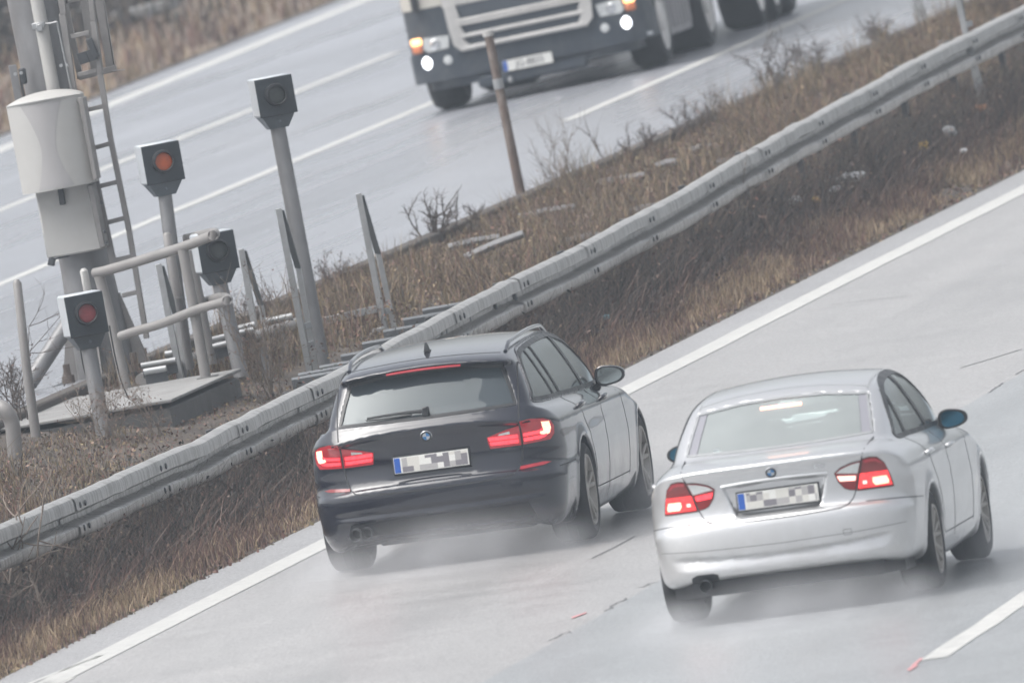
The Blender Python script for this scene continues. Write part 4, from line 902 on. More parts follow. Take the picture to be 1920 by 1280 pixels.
def silver_car():
    car = car_root(oS, MS, 'saloon_car', 'silver four door saloon with brake lights lit driving in the middle lane', 'car'); b = Body(spS); sp = spS
    common(car, b, sp, SILVER)
    ro = [(.575, .924), (.62, .93), (.665, .924), (.70, .885), (.725, .80), (.738, .725), (.515, .730)]; ri = [(.562, .915), (.50, .908), (.43, .887), (.388, .858), (.405, .80), (.44, .755), (.47, .742), (.503, .735)]
    for f, s_ in ((lambda p: p, 1), (mir, -1)):
        l = b.patch('tail_lamp', f(ro), 'rear', DREDL, car, off=.006); 
        b.patch('lit_segment', f([(.545, .835), (.712, .832), (.728, .737), (.522, .741)]), 'rear', REDE2, l, off=.0085, thick=.002, res=.025)
        b.patch('brake_light', f([(.618, .80), (.70, .80), (.712, .768), (.708, .748), (.632, .748), (.615, .77)]), 'rear', WHITE_E, l, off=.0105, thick=.002, res=.02)
        b.patch('lit_spot', f([(.555, .785), (.58, .785), (.58, .765), (.555, .765)]), 'rear', PINKE, l, off=.0105, thick=.002, res=.01)
        b.patch('top_band', f([(.578, .918), (.62, .924), (.66, .918), (.69, .885), (.672, .885), (.65, .902), (.62, .905), (.582, .90)]), 'rear', REDL, l, off=.0085, thick=.002, res=.02)
        l = b.patch('inner_lamp', f(ri), 'rear', DREDL, car, off=.006)
        b.patch('reverse_lens', f([(.555, .908), (.50, .901), (.435, .881), (.397, .857), (.53, .838)]), 'rear', CLEARL, l, off=.0085, thick=.002, res=.025)
        b.patch('lit_strip', f([(.400, .838), (.415, .803), (.512, .795), (.518, .825)]), 'rear', PINKE if s_ > 0 else REDE, l, off=.0085, thick=.002, res=.02)
        b.strip('lamp_rim', f(ro), 'rear', .007, SEAMM, car, off=.003, close=True); b.strip('lamp_rim', f(ri), 'rear', .007, SEAMM, car, off=.003, close=True)
    gap = [(.612, 1.035), (.592, .985), (.568, .92), (.509, .735), (.485, .685), (.45, .652), (.40, .637), (.2, .630), (0, .628)]
    b.strip('boot_seam', gap + mir(gap)[1:], 'rear', .007, sp['seamm'], car, off=.0015)
    b.strip('bumper_seam', [(-.79, .49), (-.5, .478), (0, .47), (.5, .478), (.79, .49)], 'rear', .003, sp['seamm'], car, off=.0010)
    sq = [(.405, .50), (.455, .50), (.455, .465), (.405, .465)]; b.strip('tow_cover_seam', sq, 'rear', .003, sp['seamm'], car, off=.0012, close=True)
    m = MB(); m.prism([(-.77, -.42), (-.745, -.74), (-.62, -.86), (-.3, -.915), (0, -.93), (.3, -.915), (.62, -.86), (.745, -.74), (.77, -.42)], (0, 0, .185), (1, 0, 0), (0, 1, 0), (0, 0, .125)); m.build('rear_valance', BLACKP, car, False, angle=30)
    b.patch('exhaust_cutout', [(-.43, .28), (-.43, .318), (-.46, .330), (-.57, .330), (-.605, .315), (-.61, .28)], 'rear', BLACKP, car, off=.004, res=.02)
    for f in (lambda p: p, mir): b.patch('window_frit', f([(.592, 1.066), (.535, 1.066), (.490, 1.300), (.540, 1.290), (.570, 1.18)]), 'rear', FRIT, car, off=-.004, thick=.001, res=.03)
    emblem(car, b, -.008, .921, .037)
    P, N = b.hit([(0, .76)], 'rear'); P[0][1] -= .012
    p_, c, u, v, N_ = plate(car, P[0] + np.array((.012, 0, -.005)), .52, .11, (0, -1, .12))
    m = MB(); A = np.stack([u, -N_, v], 1); m.box(c + N_ * .0125 + u * .024, (.455, .002, .098), A, .0005); m.build('plate_face', SMUDGE, p_, False)
    m = MB(); pts = curve([(.345, .866), (.2, .874), (0, .877), (-.2, .874), (-.345, .866)], 6); H, Nn = b.hit(pts, 'rear'); m.tube(H + np.array((0, -.004, .0)), .010, 8); m.build('boot_grip', SILVER, car, False)
    tx = text_mesh('320i', .045); H, Nn = b.hit([(.30, .918)], 'rear'); place_text(tx, car, H[0] + Nn[0] * .003, (1, 0, 0), np.cross(Nn[0], (1, 0, 0)), CHROME, 'badge')
    m = MB(); m.lathe([(.030, .0), (.032, .10), (.037, .16), (.041, .16), (.041, .0)], (-.52, -.80, .262), (0, -1, -.05), 20, cap=False); m.lathe([(.034, .02), (0, .02)], (-.52, -.80, .262), (0, -1, -.05), 20, cap=False); m.tube([(-.52, -.84, .262), (-.5, -.3, .24), (-.3, .4, .22)], .034, 12); m.build('exhaust', DKSTEEL, car, False)
    m = MB(); Y0 = .10
    m.box((0, Y0 - .13, 1.285), (.27, .02, .022), bev=.006); m.build('high_brake_light', WHITE_E, car, False)
    m = MB(); m.box((-.40, -.40, 1.055), (.05, .004, .055), bev=.001); m.build('window_sticker', WHITEB, car, False)
    for x in (-.565, .565):
        P = [(x - .02 * np.sign(x), y) for y in (.16, .5, 1.0, 1.4)]; b.strip('roof_seam', P, 'top', .012, mat('seam_grey', (.30, .31, .32), .5) if 'seam_grey' not in bpy.data.materials else bpy.data.materials['seam_grey'], car, off=.0015)
    b.strip('roof_seam', [(x, .185 + .05 * (1 - (x / .55) ** 2)) for x in np.linspace(-.55, .55, 13)], 'top', .01, bpy.data.materials['seam_grey'], car, off=.0015)
def text_mesh(s, size, depth=.0015):
    cu = bpy.data.curves.new('lettering', 'FONT'); cu.body = s; cu.size = size; cu.extrude = depth; cu.align_x = 'CENTER'; cu.align_y = 'CENTER'
    o = bpy.data.objects.new('lettering_tmp', cu); COL.objects.link(o); bpy.context.view_layer.update()
    me = bpy.data.meshes.new_from_object(o.evaluated_get(bpy.context.evaluated_depsgraph_get())); bpy.data.objects.remove(o); bpy.data.curves.remove(cu); return me
def place_text(me, parent, c, u, v, m, name, sx=1.0):
    u, v = np.array(u, float), np.array(v, float); u /= np.linalg.norm(u); v -= u * (u @ v); v /= np.linalg.norm(v); w = np.cross(u, v)
    for vt in me.vertices:
        p = np.array(c) + u * vt.co.x * sx + v * vt.co.y + w * vt.co.z; vt.co = p
    me.materials.clear(); me.materials.append(m); o = bpy.data.objects.new(name, me); COL.objects.link(o); o.parent = parent; WORLD[o.name] = WORLD[parent.name]; return o
silver_car()

# ------------------------------------------------------------------ black estate
BLACK = paint_mat('black_blue_paint', (.004, .0055, .016), .0, .16, (.07, .07, .075), .35)
def feat_black(F, X, Y, Z):
    d = .412 - Z; w = (1 - sstep(.60, .80, X)) * (Y < -.4)
    g = np.where(d > 0, np.clip(1 - d / .040, 0, 1) * 1.0, np.clip(1 + d / .022, 0, 1)); F = F + .016 * g * w
    g2 = np.clip((.372 - Z) / .02, 0, 1); F = F + .022 * g2 * (1 - sstep(.62, .74, X)) * (Y < -.4)
    rec = sdf2([(-.3, .615), (.275, .615), (.325, .655), (.375, .715), (.33, .775), (.27, .795), (-.3, .80)], X[:, 0], Z[0])
    F = smax(F, -np.maximum(rec[:, None, :], Y + 1.045 - .06 * X ** 2), .012)
    d = .605 - Z; w = sstep(.58, .62, X) * (Y < -.3); F = F + .012 * w * np.where(d > 0, np.clip(1 - d / .05, 0, 1), np.clip(1 + d / .06, 0, 1))
    return F
spB = dict(y0=-1.20, y1=3.90, ztop=1.54, wb=2.968, rt=.335, ra=.372, xr=.915, xf=.905, tw=.26, rim=.245, spokes=5, twin=True,
    plan=[(-1.2, .835), (-.9, .865), (-.5, .897), (0, .920), (1, .93), (2.5, .928), (3.2, .91), (3.9, .86)],
    sect=[(.1, -.09), (.2, -.06), (.3, -.025), (.45, -.006), (.6, 0), (.75, -.008), (.83, -.018), (.87, -.014), (.885, -.024), (.95, -.055), (1.02, -.11), (1.1, -.2)],
    rear_plan=lambda x: .09 * (x / .7) ** 2 + .22 * (x / .9) ** 8,
    lower=[(-.90, .19), (-1.0, .21), (-1.07, .255), (-1.095, .32), (-1.105, .42), (-1.107, .52), (-1.098, .575), (-1.07, .60), (-1.045, .66), (-1.035, .74), (-1.04, .82), (-1.05, .89), (-1.068, .935), (-1.066, .955), (-1.045, .98), (-1.015, 1.005), (-.9, 1.02), (.3, 1.0), (1.2, .985), (2.1, .965), (2.5, .95), (3.0, .89), (3.45, .79), (3.68, .68), (3.78, .55), (3.80, .40), (3.76, .26), (3.6, .20), (2.5, .19), (1.2, .18), (0, .18)],
    green=[(-1.03, .93), (-1.035, .985), (-1.0, 1.03), (-.90, 1.17), (-.79, 1.31), (-.80, 1.335), (-.865, 1.352), (-.86, 1.372), (-.72, 1.405), (-.4, 1.437), (0, 1.456), (.6, 1.462), (1.15, 1.445), (1.5, 1.395), (1.8, 1.28), (2.2, 1.08), (2.45, .93), (1, .8), (-.5, .8)],
    belt=[(-1.05, .69), (-.8, .72), (-.3, .77), (.5, .81), (1.5, .805), (2.4, .74)], roofw=[(-.95, .535), (-.5, .565), (.3, .60), (1.3, .59), (2.3, .55)], zbelt=.98, zroof=1.44, crown=.040, rg=.07, rl=.085,
    feature=feat_black, saloon=False, zbump=.74, ylid=-.55, zlid=1.33, gap=[(.618, 1.34), (.622, 1.30), (.628, 1.20), (.632, 1.03), (.628, .91), (.622, .745), (.610, .65), (.59, .595), (.555, .563), (.50, .548), (.3, .540), (0, .538)], yshelf=-.6, zshelf=.9, ycab=(-.98, 2.2), yseat=1.30,
    dlo=closed([(-.70, 1.035), (-.69, 1.09), (-.60, 1.22), (-.44, 1.335), (-.15, 1.372), (.5, 1.392), (1.1, 1.375), (1.55, 1.275), (2.12, 1.0), (2.10, .975), (1.2, .992), (.2, 1.012)], 4),
    dlo_out=closed([(-.745, 1.018), (-.73, 1.10), (-.625, 1.245), (-.46, 1.36), (-.15, 1.397), (.5, 1.415), (1.11, 1.398), (1.58, 1.29), (2.18, .995), (2.14, .957), (1.2, .975), (.2, .995)], 4),
    pillars=[(.035, [(-.12, 1.02), (-.22, 1.37)]), (.045, [(.10, 1.015), (.02, 1.38)]), (.09, [(1.12, .99), (1.0, 1.39)])],
    door_seams=[[(1.08, .97), (1.10, .6), (1.05, .28)], [(2.15, .95), (2.2, .6), (2.14, .30)], [(.05, .995), (.17, .9), (.33, .72), (.44, .52), (.48, .33)], [(.48, .325), (2.12, .32)], [(-.80, .565), (-.38, .575)]],
    handles=[(.22, .905), (1.28, .885)], handle_m=BLACK, mirror=(.918, 1.72, 1.018, .215, .135), mirror_paint=BLACK,
    rw=[(-.7, 1.022), (0, 1.022), (.3, 1.024), (.612, 1.028), (.575, 1.16), (.528, 1.292), (.27, 1.318), (0, 1.325), (-.7, 1.325)], rw_glass=[(-.612, 1.028), (-.3, 1.024), (0, 1.022), (.3, 1.024), (.612, 1.028), (.575, 1.16), (.528, 1.292), (.27, 1.318), (0, 1.325), (-.27, 1.318), (-.528, 1.292), (-.575, 1.16)],
    yrw=-.4, fw=[(-.61, 1.04), (0, 1.07), (.61, 1.04), (.55, 1.33), (0, 1.38), (-.55, 1.33)], yfw=1.4, trim2=mat('satin_trim', (.10, .10, .11), .3, .7, .05, 20), sealw=.020)
spB.update(mirror_glass=mat('mirror_glass_grey', (.42, .47, .48), .1, .8, .05, 6, rvar=.02), glass_rear=glass_mat('rear_glass_dark', (.10, .13, .14), 1.0, film=.12, fcol=(.38, .47, .55)), glass_side=glass_mat('side_glass_dark', (.09, .10, .115), 1.2, film=.10), glass_front=glass_mat('front_glass_clear', (.8, .86, .85)))
oB = (1.4625623, 0, -.0575767); MB_ = ((.9992226, -.0026015, -.0393366), (.0026035, .9999966, 0), (.0393364, -.0001024, .9992260))
def black_car():
    car = car_root(oB, MB_, 'estate_car', 'black estate with roof rails and rear wiper passing next to the crash barrier', 'car'); b = Body(spB); sp = spB
    common(car, b, sp, BLACK)
    ro = [(.632, .910), (.70, .915), (.775, .905), (.815, .885), (.83, .84), (.825, .79), (.80, .755), (.63, .748)]; ri = [(.618, .884), (.50, .858), (.395, .830), (.398, .79), (.408, .75), (.615, .747)]
    for f in (lambda p: p, mir):
        l = b.patch('tail_lamp', f(ro), 'rear', REDL, car, off=.006)
        b.patch('light_bar', f([(.76, .885), (.805, .88), (.81, .835), (.80, .80), (.785, .793), (.75, .80), (.735, .815), (.765, .835)]), 'rear', WHITE_E, l, off=.0085, thick=.002, res=.02)
        b.patch('light_bar', f([(.638, .822), (.74, .828), (.765, .84), (.765, .822), (.74, .808), (.638, .803)]), 'rear', REDE, l, off=.0085, thick=.002, res=.02)
        b.patch('light_bar', f([(.638, .790), (.74, .793), (.785, .80), (.775, .782), (.74, .772), (.638, .770)]), 'rear', REDE, l, off=.0085, thick=.002, res=.02)
        b.patch('upper_reflector', f([(.64, .895), (.75, .895), (.755, .84), (.64, .83)]), 'rear', REDL, l, off=.0075, thick=.001, res=.03)
        l = b.patch('inner_lamp', f(ri), 'rear', REDL, car, off=.006)
        b.patch('light_bar', f([(.405, .826), (.60, .822), (.60, .798), (.408, .803)]), 'rear', REDE, l, off=.0085, thick=.002, res=.02)
        b.patch('light_bar', f([(.410, .793), (.60, .790), (.60, .766), (.414, .772)]), 'rear', REDE, l, off=.0085, thick=.002, res=.02)
        b.patch('reverse_lens', f([(.48, .842), (.55, .852), (.55, .832), (.47, .832)]), 'rear', CLEARL, l, off=.0085, thick=.002, res=.02)
        b.strip('lamp_rim', f(ro), 'rear', .007, SEAMM, car, off=.003, close=True); b.strip('lamp_rim', f(ri), 'rear', .006, SEAMM, car, off=.003, close=True)
        b.patch('bumper_reflector', f([(.592, .603), (.592, .582), (.75, .590), (.79, .603), (.74, .612)]), 'rear', DREDL if f is mir else REDL, car, off=.005)
    gap = [(.622, 1.30), (.628, 1.20), (.632, 1.03), (.628, .91), (.622, .745), (.610, .65), (.59, .595), (.555, .563), (.50, .548), (.3, .540), (0, .538)]
    b.strip('tailgate_seam', gap + mir(gap)[1:], 'rear', .008, SEAMM, car, off=.0015)
    emblem(car, b, -.012, .897, .041)
    P, N = b.hit([(0, .72)], 'rear'); P[0][1] -= .014
    p_, c, u, v, N_ = plate(car, P[0] + np.array((0, 0, .0)), .52, .11, (0, -1, .06))
    m = MB(); A = np.stack([u, -N_, v], 1); m.box(c + N_ * .0125 + u * .024, (.455, .002, .098), A, .0005); m.build('plate_face', SMUDGE, p_, False)
    # spoiler lip with the third brake light
    m = MB(); pts = [(x, 1.352 - .030 * (x / .52) ** 2) for x in np.linspace(-.256, .262, 15)]; H, Nn = b.hit(pts, 'rear'); m.tube(H + np.array((0, -.003, -.009)), .0085, 8); m.build('high_brake_light', REDL, car, False)
    b.strip('spoiler_seam', [(x, -.655 + .04 * (1 - (x / .52) ** 2) * -1) for x in np.linspace(-.52, .52, 15)], 'top', .012, SEAMM, car, off=.0015)
    # wiper
    m = MB(); pts = curve([(-.01, 1.052), (-.12, 1.058), (-.25, 1.057), (-.41, 1.052)], 5); H, Nn = b.hit(pts, 'rear'); m.tube(H + Nn * .020, np.linspace(.013, .007, len(H)), 8); pts = curve([(-.10, 1.045), (-.25, 1.042), (-.42, 1.044)], 5); H2, N2 = b.hit(pts, 'rear'); m.tube(H2 + N2 * .010, .007, 6); 
    H3, N3 = b.hit([(0, 1.048)], 'rear'); m.box(H3[0] + N3[0] * .016, (.05, .035, .07), bev=.012); m.build('rear_wiper', BLACKP, car, False)
    # roof rails
    for sg in (1, -1):
        m = MB(); yv = np.linspace(-.60, 1.30, 26); H, Nn = b.hit([(sg * (.545 + .018 * min(1, (y + .6) / .6)), y) for y in yv], 'top')
        lift = .040 * np.minimum(1, np.minimum((yv + .60) / .16, (1.30 - yv) / .22)); lift = np.maximum(lift, -.004); m.tube(H + np.array((0, 0, 1)) * lift[:, None], .015, 10); m.build('roof_rail', BLACK, car, False)
    H, Nn = b.hit([(-.02, -.36)], 'top'); P = H[0]; m = MB()
    pf = [(-.10, 0), (.0, .012), (.045, .058), (.066, .066), (.072, .05), (.078, 0)]
    V = []
    for hw in (-1, 1):
        for (dy, dz) in pf: V.append(P + np.array((hw * (.020 - .22 * dz), -dy, dz - .002)))
    n = len(pf); m.add(V, [tuple(range(n)), tuple(range(n, 2 * n))[::-1]] + [(i, n + i, n + (i + 1) % n, (i + 1) % n) for i in range(n)]); m.build('roof_antenna', BLACKP, car, False)
    m = MB()
    for x in (-.585, -.51): m.lathe([(.030, 0), (.033, .12), (.040, .16), (.044, .16), (.044, .02)], (x, -.96, .292), (0, -1, -.03), 20, cap=False); m.lathe([(.036, .03), (0, .03)], (x, -.96, .292), (0, -1, -.03), 20, cap=False)
    m.tube([(-.55, -.98, .29), (-.5, -.5, .25), (-.3, .3, .22)], .04, 12); m.build('exhaust', DKSTEEL, car, False)
    b.patch('rear_diffuser', [(-.62, .20), (.62, .20), (.66, .26), (.62, .355), (0, .36), (-.62, .355), (-.66, .26)], 'rear', BLACKP, car, off=.004, res=.05)
black_car()

# ------------------------------------------------------------------ oncoming truck
TX, TY = -8.95, 82.6; TZ = float(zleft(TX)); s_ = .028
MT_ = Matrix(((.99961, 0, -s_, TX), (0, 1, 0, TY), (s_, 0, .99961, TZ), (0, 0, 0, 1)))
CREAM = mat('cream_cab_paint', (.56, .54, .49), .35, .1, .07, 3, dirt=(.33, .31, .28), dirt_amt=.5, coat=.4)
TDARK = mat('dark_bumper_plastic', (.035, .045, .06), .5, 0, .2, 4, dirt=(.10, .105, .11), dirt_amt=.6)
LAMPW = mat('lit_white_lamp', (.9, .9, .95), .3, 0, .02, 20, emit=(.94, .96, 1), estr=2.6); AMBE = mat('lit_amber_lamp', (.8, .4, .15), .3, 0, .05, 20, emit=(1, .50, .20), estr=2.6); AMB = mat('amber_lens', (.62, .20, .09), .25, 0, .1, 20, coat=.5)
RIMW = mat('pale_truck_rim', (.75, .74, .72), .5, .2, .2, 8, dirt=(.4, .38, .36), dirt_amt=.5, dirt_scale=8)
GRILM = mat('silver_grille', (.55, .54, .525), .4, .3, .08, 4, dirt=(.26, .25, .24), dirt_amt=.4)
def truck():
    t = thing('truck', (0, 0, 0), 'heavy truck with pale cab, slatted grille and two white lamps lit, oncoming', 'truck', None, MT_)
    def plan(hw, y0, y1, c=.20): return [(-hw, y1), (-hw, y0 + c * 1.3), (-hw + c * .25, y0 + c * .55), (-hw + c * .9, y0 + c * .14), (-hw + c * 2, y0), (hw - c * 2, y0), (hw - c * .9, y0 + c * .14), (hw - c * .25, y0 + c * .55), (hw, y0 + c * 1.3), (hw, y1)]
    def slab_(hw, y0, y1, z0, z1, c=.2): m.prism(plan(hw, y0, y1, c), (0, 0, z0), (1, 0, 0), (0, 1, 0), (0, 0, z1 - z0))
    m = MB(); slab_(1.235, .03, 2.0, .80, 1.09); m.build('corner_panel', TDARK, t, False)
    m = MB(); slab_(1.24, .02, 2.1, 1.09, 2.0); slab_(1.22, .10, 2.1, 2.0, 3.0); slab_(1.20, .25, 2.1, 3.0, 3.65); m.build('cab', CREAM, t, False)
    m = MB(); m.prism([(-1.06, 1.95), (1.06, 1.95), (1.0, 2.85), (-1.0, 2.85)], (0, .085, 0), (1, 0, 0), (0, 0, 1), (0, .06, 0)); m.build('windscreen', spB['glass_rear'], t, False)
    m = MB(); slab_(1.25, 0, 1.0, .33, .625, .22); slab_(1.10, .06, .9, .24, .33, .2); m.box((0, .10, .235), (1.15, .2, .13), bev=.03); m.build('bumper', TDARK, t, False)
    m = MB(); slab_(1.235, .035, 1.0, .625, .80, .21); m.build('lamp_panel', TDARK, t, False)
    m = MB(); m.box((0, -.012, .83), (1.46, .04, .52), bev=.01); m.build('grille_backing', mat('grille_dark', (.05, .06, .075), .6), t, False)
    g = MB()
    for sg in (-1, 1):
        g.prism([(sg * .64, 1.07), (sg * .76, 1.07), (sg * .755, .85), (sg * .735, .66), (sg * .66, .585), (sg * .52, .585), (sg * .58, .645), (sg * .62, .70), (sg * .60, .77), (sg * .64, .86), (sg * .62, .93)], (0, -.065, 0), (1, 0, 0), (0, 0, 1), (0, .06, 0))
    for z, h in ((.895, .034), (.858, .030), (.735, .040), (.610, .046)): g.box((0, -.045, z), (1.32, .05, h), bev=.012)
    g.box((0, -.02, 1.12), (1.56, .05, .13), bev=.02); g.build('grille', GRILM, t, False, angle=30)
    for sg in (-1, 1):
        m = MB(); m.prism([(sg * .80, .645), (sg * .775, .775), (sg * 1.04, .795), (sg * 1.06, .68), (sg * 1.02, .64)], (0, .02, 0), (1, 0, 0), (0, 0, 1), (0, .05, 0)); h = m.build('headlight', CLEARL, t, False)
        m = MB(); m.lathe([(.055, 0), (.045, -.01), (0, -.012)], (sg * .93, .02, .71), (0, 1, 0), 20); m.build('reflector', CHROME, h, False)
        m = MB(); m.box((sg * 1.125, .055, .765), (.11, .06, .07), np.array(Matrix.Rotation(sg * R_(24), 3, 'Z')), .02); m.build('indicator', AMBE, t, False)
        m = MB(); m.box((sg * 1.125, .055, .685), (.11, .06, .075), np.array(Matrix.Rotation(sg * R_(24), 3, 'Z')), .02); m.build('side_lamp', AMB, t, False)
        m = MB(); m.lathe([(.075, -.02), (.07, -.035), (0, -.045)], (sg * 1.03, .065, .535), (0, 1, 0), 24); m.build('fog_lamp', LAMPW, t, False)
        m = MB(); m.lathe([(.05, 0), (.045, -.02), (0, -.028)], (sg * .83, .01, .525), (0, 1, 0), 20); m.build('round_lamp', CLEARL, t, False)
    m = MB(); m.box((1.245, .24, .375), (.05, .13, .035), bev=.008); m.build('side_marker', WHITEB, t, False)
    m = MB(); m.box((1.262, .45, .75), (.02, .06, .05), bev=.008); m.build('side_indicator', AMB, t, False)
    m = MB(); m.box((-.235, -.01, .20), (.045, .05, .06), bev=.012); m.build('tow_eye', GALV, t, False)
    m = MB(); m.box((-1.06, .02, 1.20), (.07, .06, .26), bev=.03); m.build('air_slot', BLACKP, t, False)
    m = MB(); m.box((.15, .06, .262), (.28, .03, .05), np.array(Matrix.Rotation(R_(6), 3, 'Y')), .01); m.build('lower_trim', GREYP, t, False)
    p, c, u, v, N = plate(t, (-.02, -.022, .345), .52, .112, (0, -1, 0))
    try:
        me = text_mesh('JG-8835', .098); place_text(me, p, c + N * .0128 + u * .022, u, v, mat('plate_letters', (.05, .05, .06), .5), 'plate_lettering', .92)
    except Exception as e: print('text', e)
    for (y, dual) in ((1.42, 0), (5.1, 1)):
        for sg in (-1, 1):
            w = MB(); r, wd = .50, (.32 if not dual else .58); o = (sg * (1.23 - wd), y, r)
            w.lathe([(.30, .0), (.36, -.02), (.46, -.02), (r - .01, .03), (r, .06), (r, wd - .06), (r - .01, wd - .03), (.46, wd + .015), (.36, wd + .015), (.30, wd)], o, (sg, 0, 0), 40, cap=False)
            wt = w.build('wheel', RUBBER, t, False)
            w = MB(); w.lathe([(.36, wd + .012), (.34, wd + .018), (.31, wd + .005), (.28, wd - .06 - .10 * dual), (.16, wd - .05 - .06 * dual), (.15, wd + .02), (.08, wd + .03), (0, wd + .03)], o, (sg, 0, 0), 36, cap=False); w.build('rim', RIMW, wt, False)
    for sg in (-1, 1):
        m = MB(); m.box((sg * 1.17, 2.95, .72), (.10, 1.75, .92), bev=.06)
        for k in range(6): m.box((sg * 1.225, 2.3 + k * .26, .74), (.05, .11, .80), bev=.02)
        m.build('side_fairing', mat('fairing_grey', (.36, .35, .36), .45, .3, .1, 3, dirt=(.15, .145, .14), dirt_amt=.6) if sg < 0 else bpy.data.materials['fairing_grey'], t, False)
        m = MB(); m.box((sg * 1.10, 1.42, 1.12), (.26, 1.25, .06), bev=.02); m.build('mudguard', TDARK, t, False)
    m = MB(); m.box((0, 3.6, .78), (.8, 5.2, .28), bev=.03); m.box((0, 1.4, .5), (1.8, .12, .14)); m.box((0, 5.1, .5), (1.4, .2, .2)); m.box((0, 1.2, .48), (1.7, 1.3, .3), bev=.05); m.build('chassis', WELL, t, False)
    r = thing('semi_trailer', (0, 0, 0), 'pale trailer on black wheels coupled behind the oncoming truck', 'trailer', None, MT_)
    m = MB(); m.box((0, 8.9, 2.5), (2.5, 11.8, 2.7), bev=.04); m.build('box_body', CREAM, r, False)
    m = MB(); m.box((0, 8.9, 1.0), (1.0, 11.4, .26)); m.build('frame', WELL, r, False)
    for y in (9.5, 10.8, 12.1):
        for sg in (-1, 1):
            w = MB(); rr, wd = .5, .38; o = (sg * (1.23 - wd), y, rr); w.lathe([(.30, 0), (.46, -.02), (rr, .05), (rr, wd - .05), (.46, wd + .015), (.30, wd)], o, (sg, 0, 0), 32, cap=False); wt = w.build('wheel', RUBBER, r, False)
            w = MB(); w.lathe([(.35, wd + .01), (.30, wd), (.26, wd - .08), (.15, wd - .06), (.14, wd), (0, wd)], o, (sg, 0, 0), 28, cap=False); w.build('rim', RIMW, wt, False)
truck()

# ------------------------------------------------------------------ weeds and dead brush
def veg_mat(name, rough=.9):
    m, t, b, out = new_mat(name); a = t.nodes.new('ShaderNodeAttribute'); a.attribute_name = 'col'; t.links.new(a.outputs['Color'], b.inputs['Base Color']); b.inputs['Roughness'].default_value = rough; b.inputs['Specular IOR Level'].default_value = .2; return m
VEG = veg_mat('dry_stems')
def visible(P, mg=260):
    q = project(P); return (q[:, 0] > -mg) & (q[:, 0] < 1920 + mg) & (q[:, 1] > -mg) & (q[:, 1] < 1280 + mg)
def raw_mesh(name, V, quads, tris, cols, m):
    me = bpy.data.meshes.new(name); nq, ntr = len(quads), len(tris)
    me.vertices.add(len(V)); me.vertices.foreach_set('co', np.asarray(V, 'f').ravel())
    lp = np.concatenate([quads.ravel(), tris.ravel()]) if ntr else quads.ravel()
    me.loops.add(len(lp)); me.loops.foreach_set('vertex_index', lp.astype('i'))
    me.polygons.add(nq + ntr); me.polygons.foreach_set('loop_start', np.concatenate([np.arange(nq) * 4, nq * 4 + np.arange(ntr) * 3]).astype('i'))
    ca = me.color_attributes.new('col', 'FLOAT_COLOR', 'POINT'); ca.data.foreach_set('color', np.c_[cols, np.ones(len(cols))].astype('f').ravel())
    me.materials.append(m); me.update(calc_edges=True); me.validate(); o = bpy.data.objects.new(name, me); COL.objects.link(o); return o
PAL = {'straw': ((.33, .255, .17), (.27, .205, .135), (.39, .31, .22), (.20, .15, .105)), 'brown': ((.16, .108, .092), (.115, .078, .07), (.215, .155, .125), (.085, .062, .057), (.17, .10, .085)),
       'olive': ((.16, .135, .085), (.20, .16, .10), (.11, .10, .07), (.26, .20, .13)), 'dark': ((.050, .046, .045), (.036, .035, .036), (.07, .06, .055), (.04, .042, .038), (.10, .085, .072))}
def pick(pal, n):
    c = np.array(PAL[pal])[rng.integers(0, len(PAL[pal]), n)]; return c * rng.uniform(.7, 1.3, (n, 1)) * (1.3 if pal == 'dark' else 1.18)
def stems(P, H, Wd, cols, lean=.35):
    n = len(P); a = rng.uniform(0, 2 * np.pi, n); d = np.stack([np.cos(a), np.sin(a), 0 * a], 1); b = rng.uniform(0, 2 * np.pi, n); L = np.stack([np.cos(b), np.sin(b), 0 * b], 1) * (rng.uniform(0, lean, n) * H)[:, None]
    up = np.array((0, 0, 1.)); w = (Wd / 2)[:, None]
    v0, v1 = P - d * w, P + d * w; m = P + L * .35 + up * (H * .55)[:, None]; v2, v3 = m + d * w * .8, m - d * w * .8; tp = P + L + up * H[:, None]
    V = np.stack([v0, v1, v2, v3, tp], 1).reshape(-1, 3); i = np.arange(n)[:, None] * 5
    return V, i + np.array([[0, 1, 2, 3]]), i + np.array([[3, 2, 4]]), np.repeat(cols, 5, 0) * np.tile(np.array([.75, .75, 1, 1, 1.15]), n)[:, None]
def leaves(P, S, cols):
    n = len(P); u = rng.normal(size=(n, 3)); u /= np.linalg.norm(u, axis=1)[:, None]; w = np.cross(u, rng.normal(size=(n, 3))); w /= np.linalg.norm(w, axis=1)[:, None] + 1e-9; S = S[:, None]
    V = np.stack([P - u * S, P + w * S * .5, P + u * S, P - w * S * .5], 1).reshape(-1, 3); return V, np.arange(n)[:, None] * 4 + np.array([[0, 1, 2, 3]]), np.zeros((0, 3), int), np.repeat(cols, 4, 0)
def join(parts):
    V, Q, T, C = [], [], [], []; k = 0
    for v, q, t, c in parts: V.append(v); Q.append(q + k); T.append(t + k); C.append(c); k += len(v)
    return np.vstack(V), np.vstack(Q), np.vstack(T), np.clip(np.vstack(C), 0, .9)
def scatter(n, x0, x1, y0, y1, bias=1.):
    X = x0 + (x1 - x0) * rng.random(n) ** bias; Y = rng.uniform(y0, y1, n); P = np.stack([X, Y, gm(X, Y)], 1); return P[visible(P)]
def clump(P, f=.35, k=2.2, seed=0):
    r = np.random.default_rng(seed); s = 0
    for _ in range(7): w = r.normal(0, k, 2); s = s + np.sin(P[:, 0] * w[0] * 1.6 + P[:, 1] * w[1] * .7 + r.uniform(0, 6))
    return s / 7
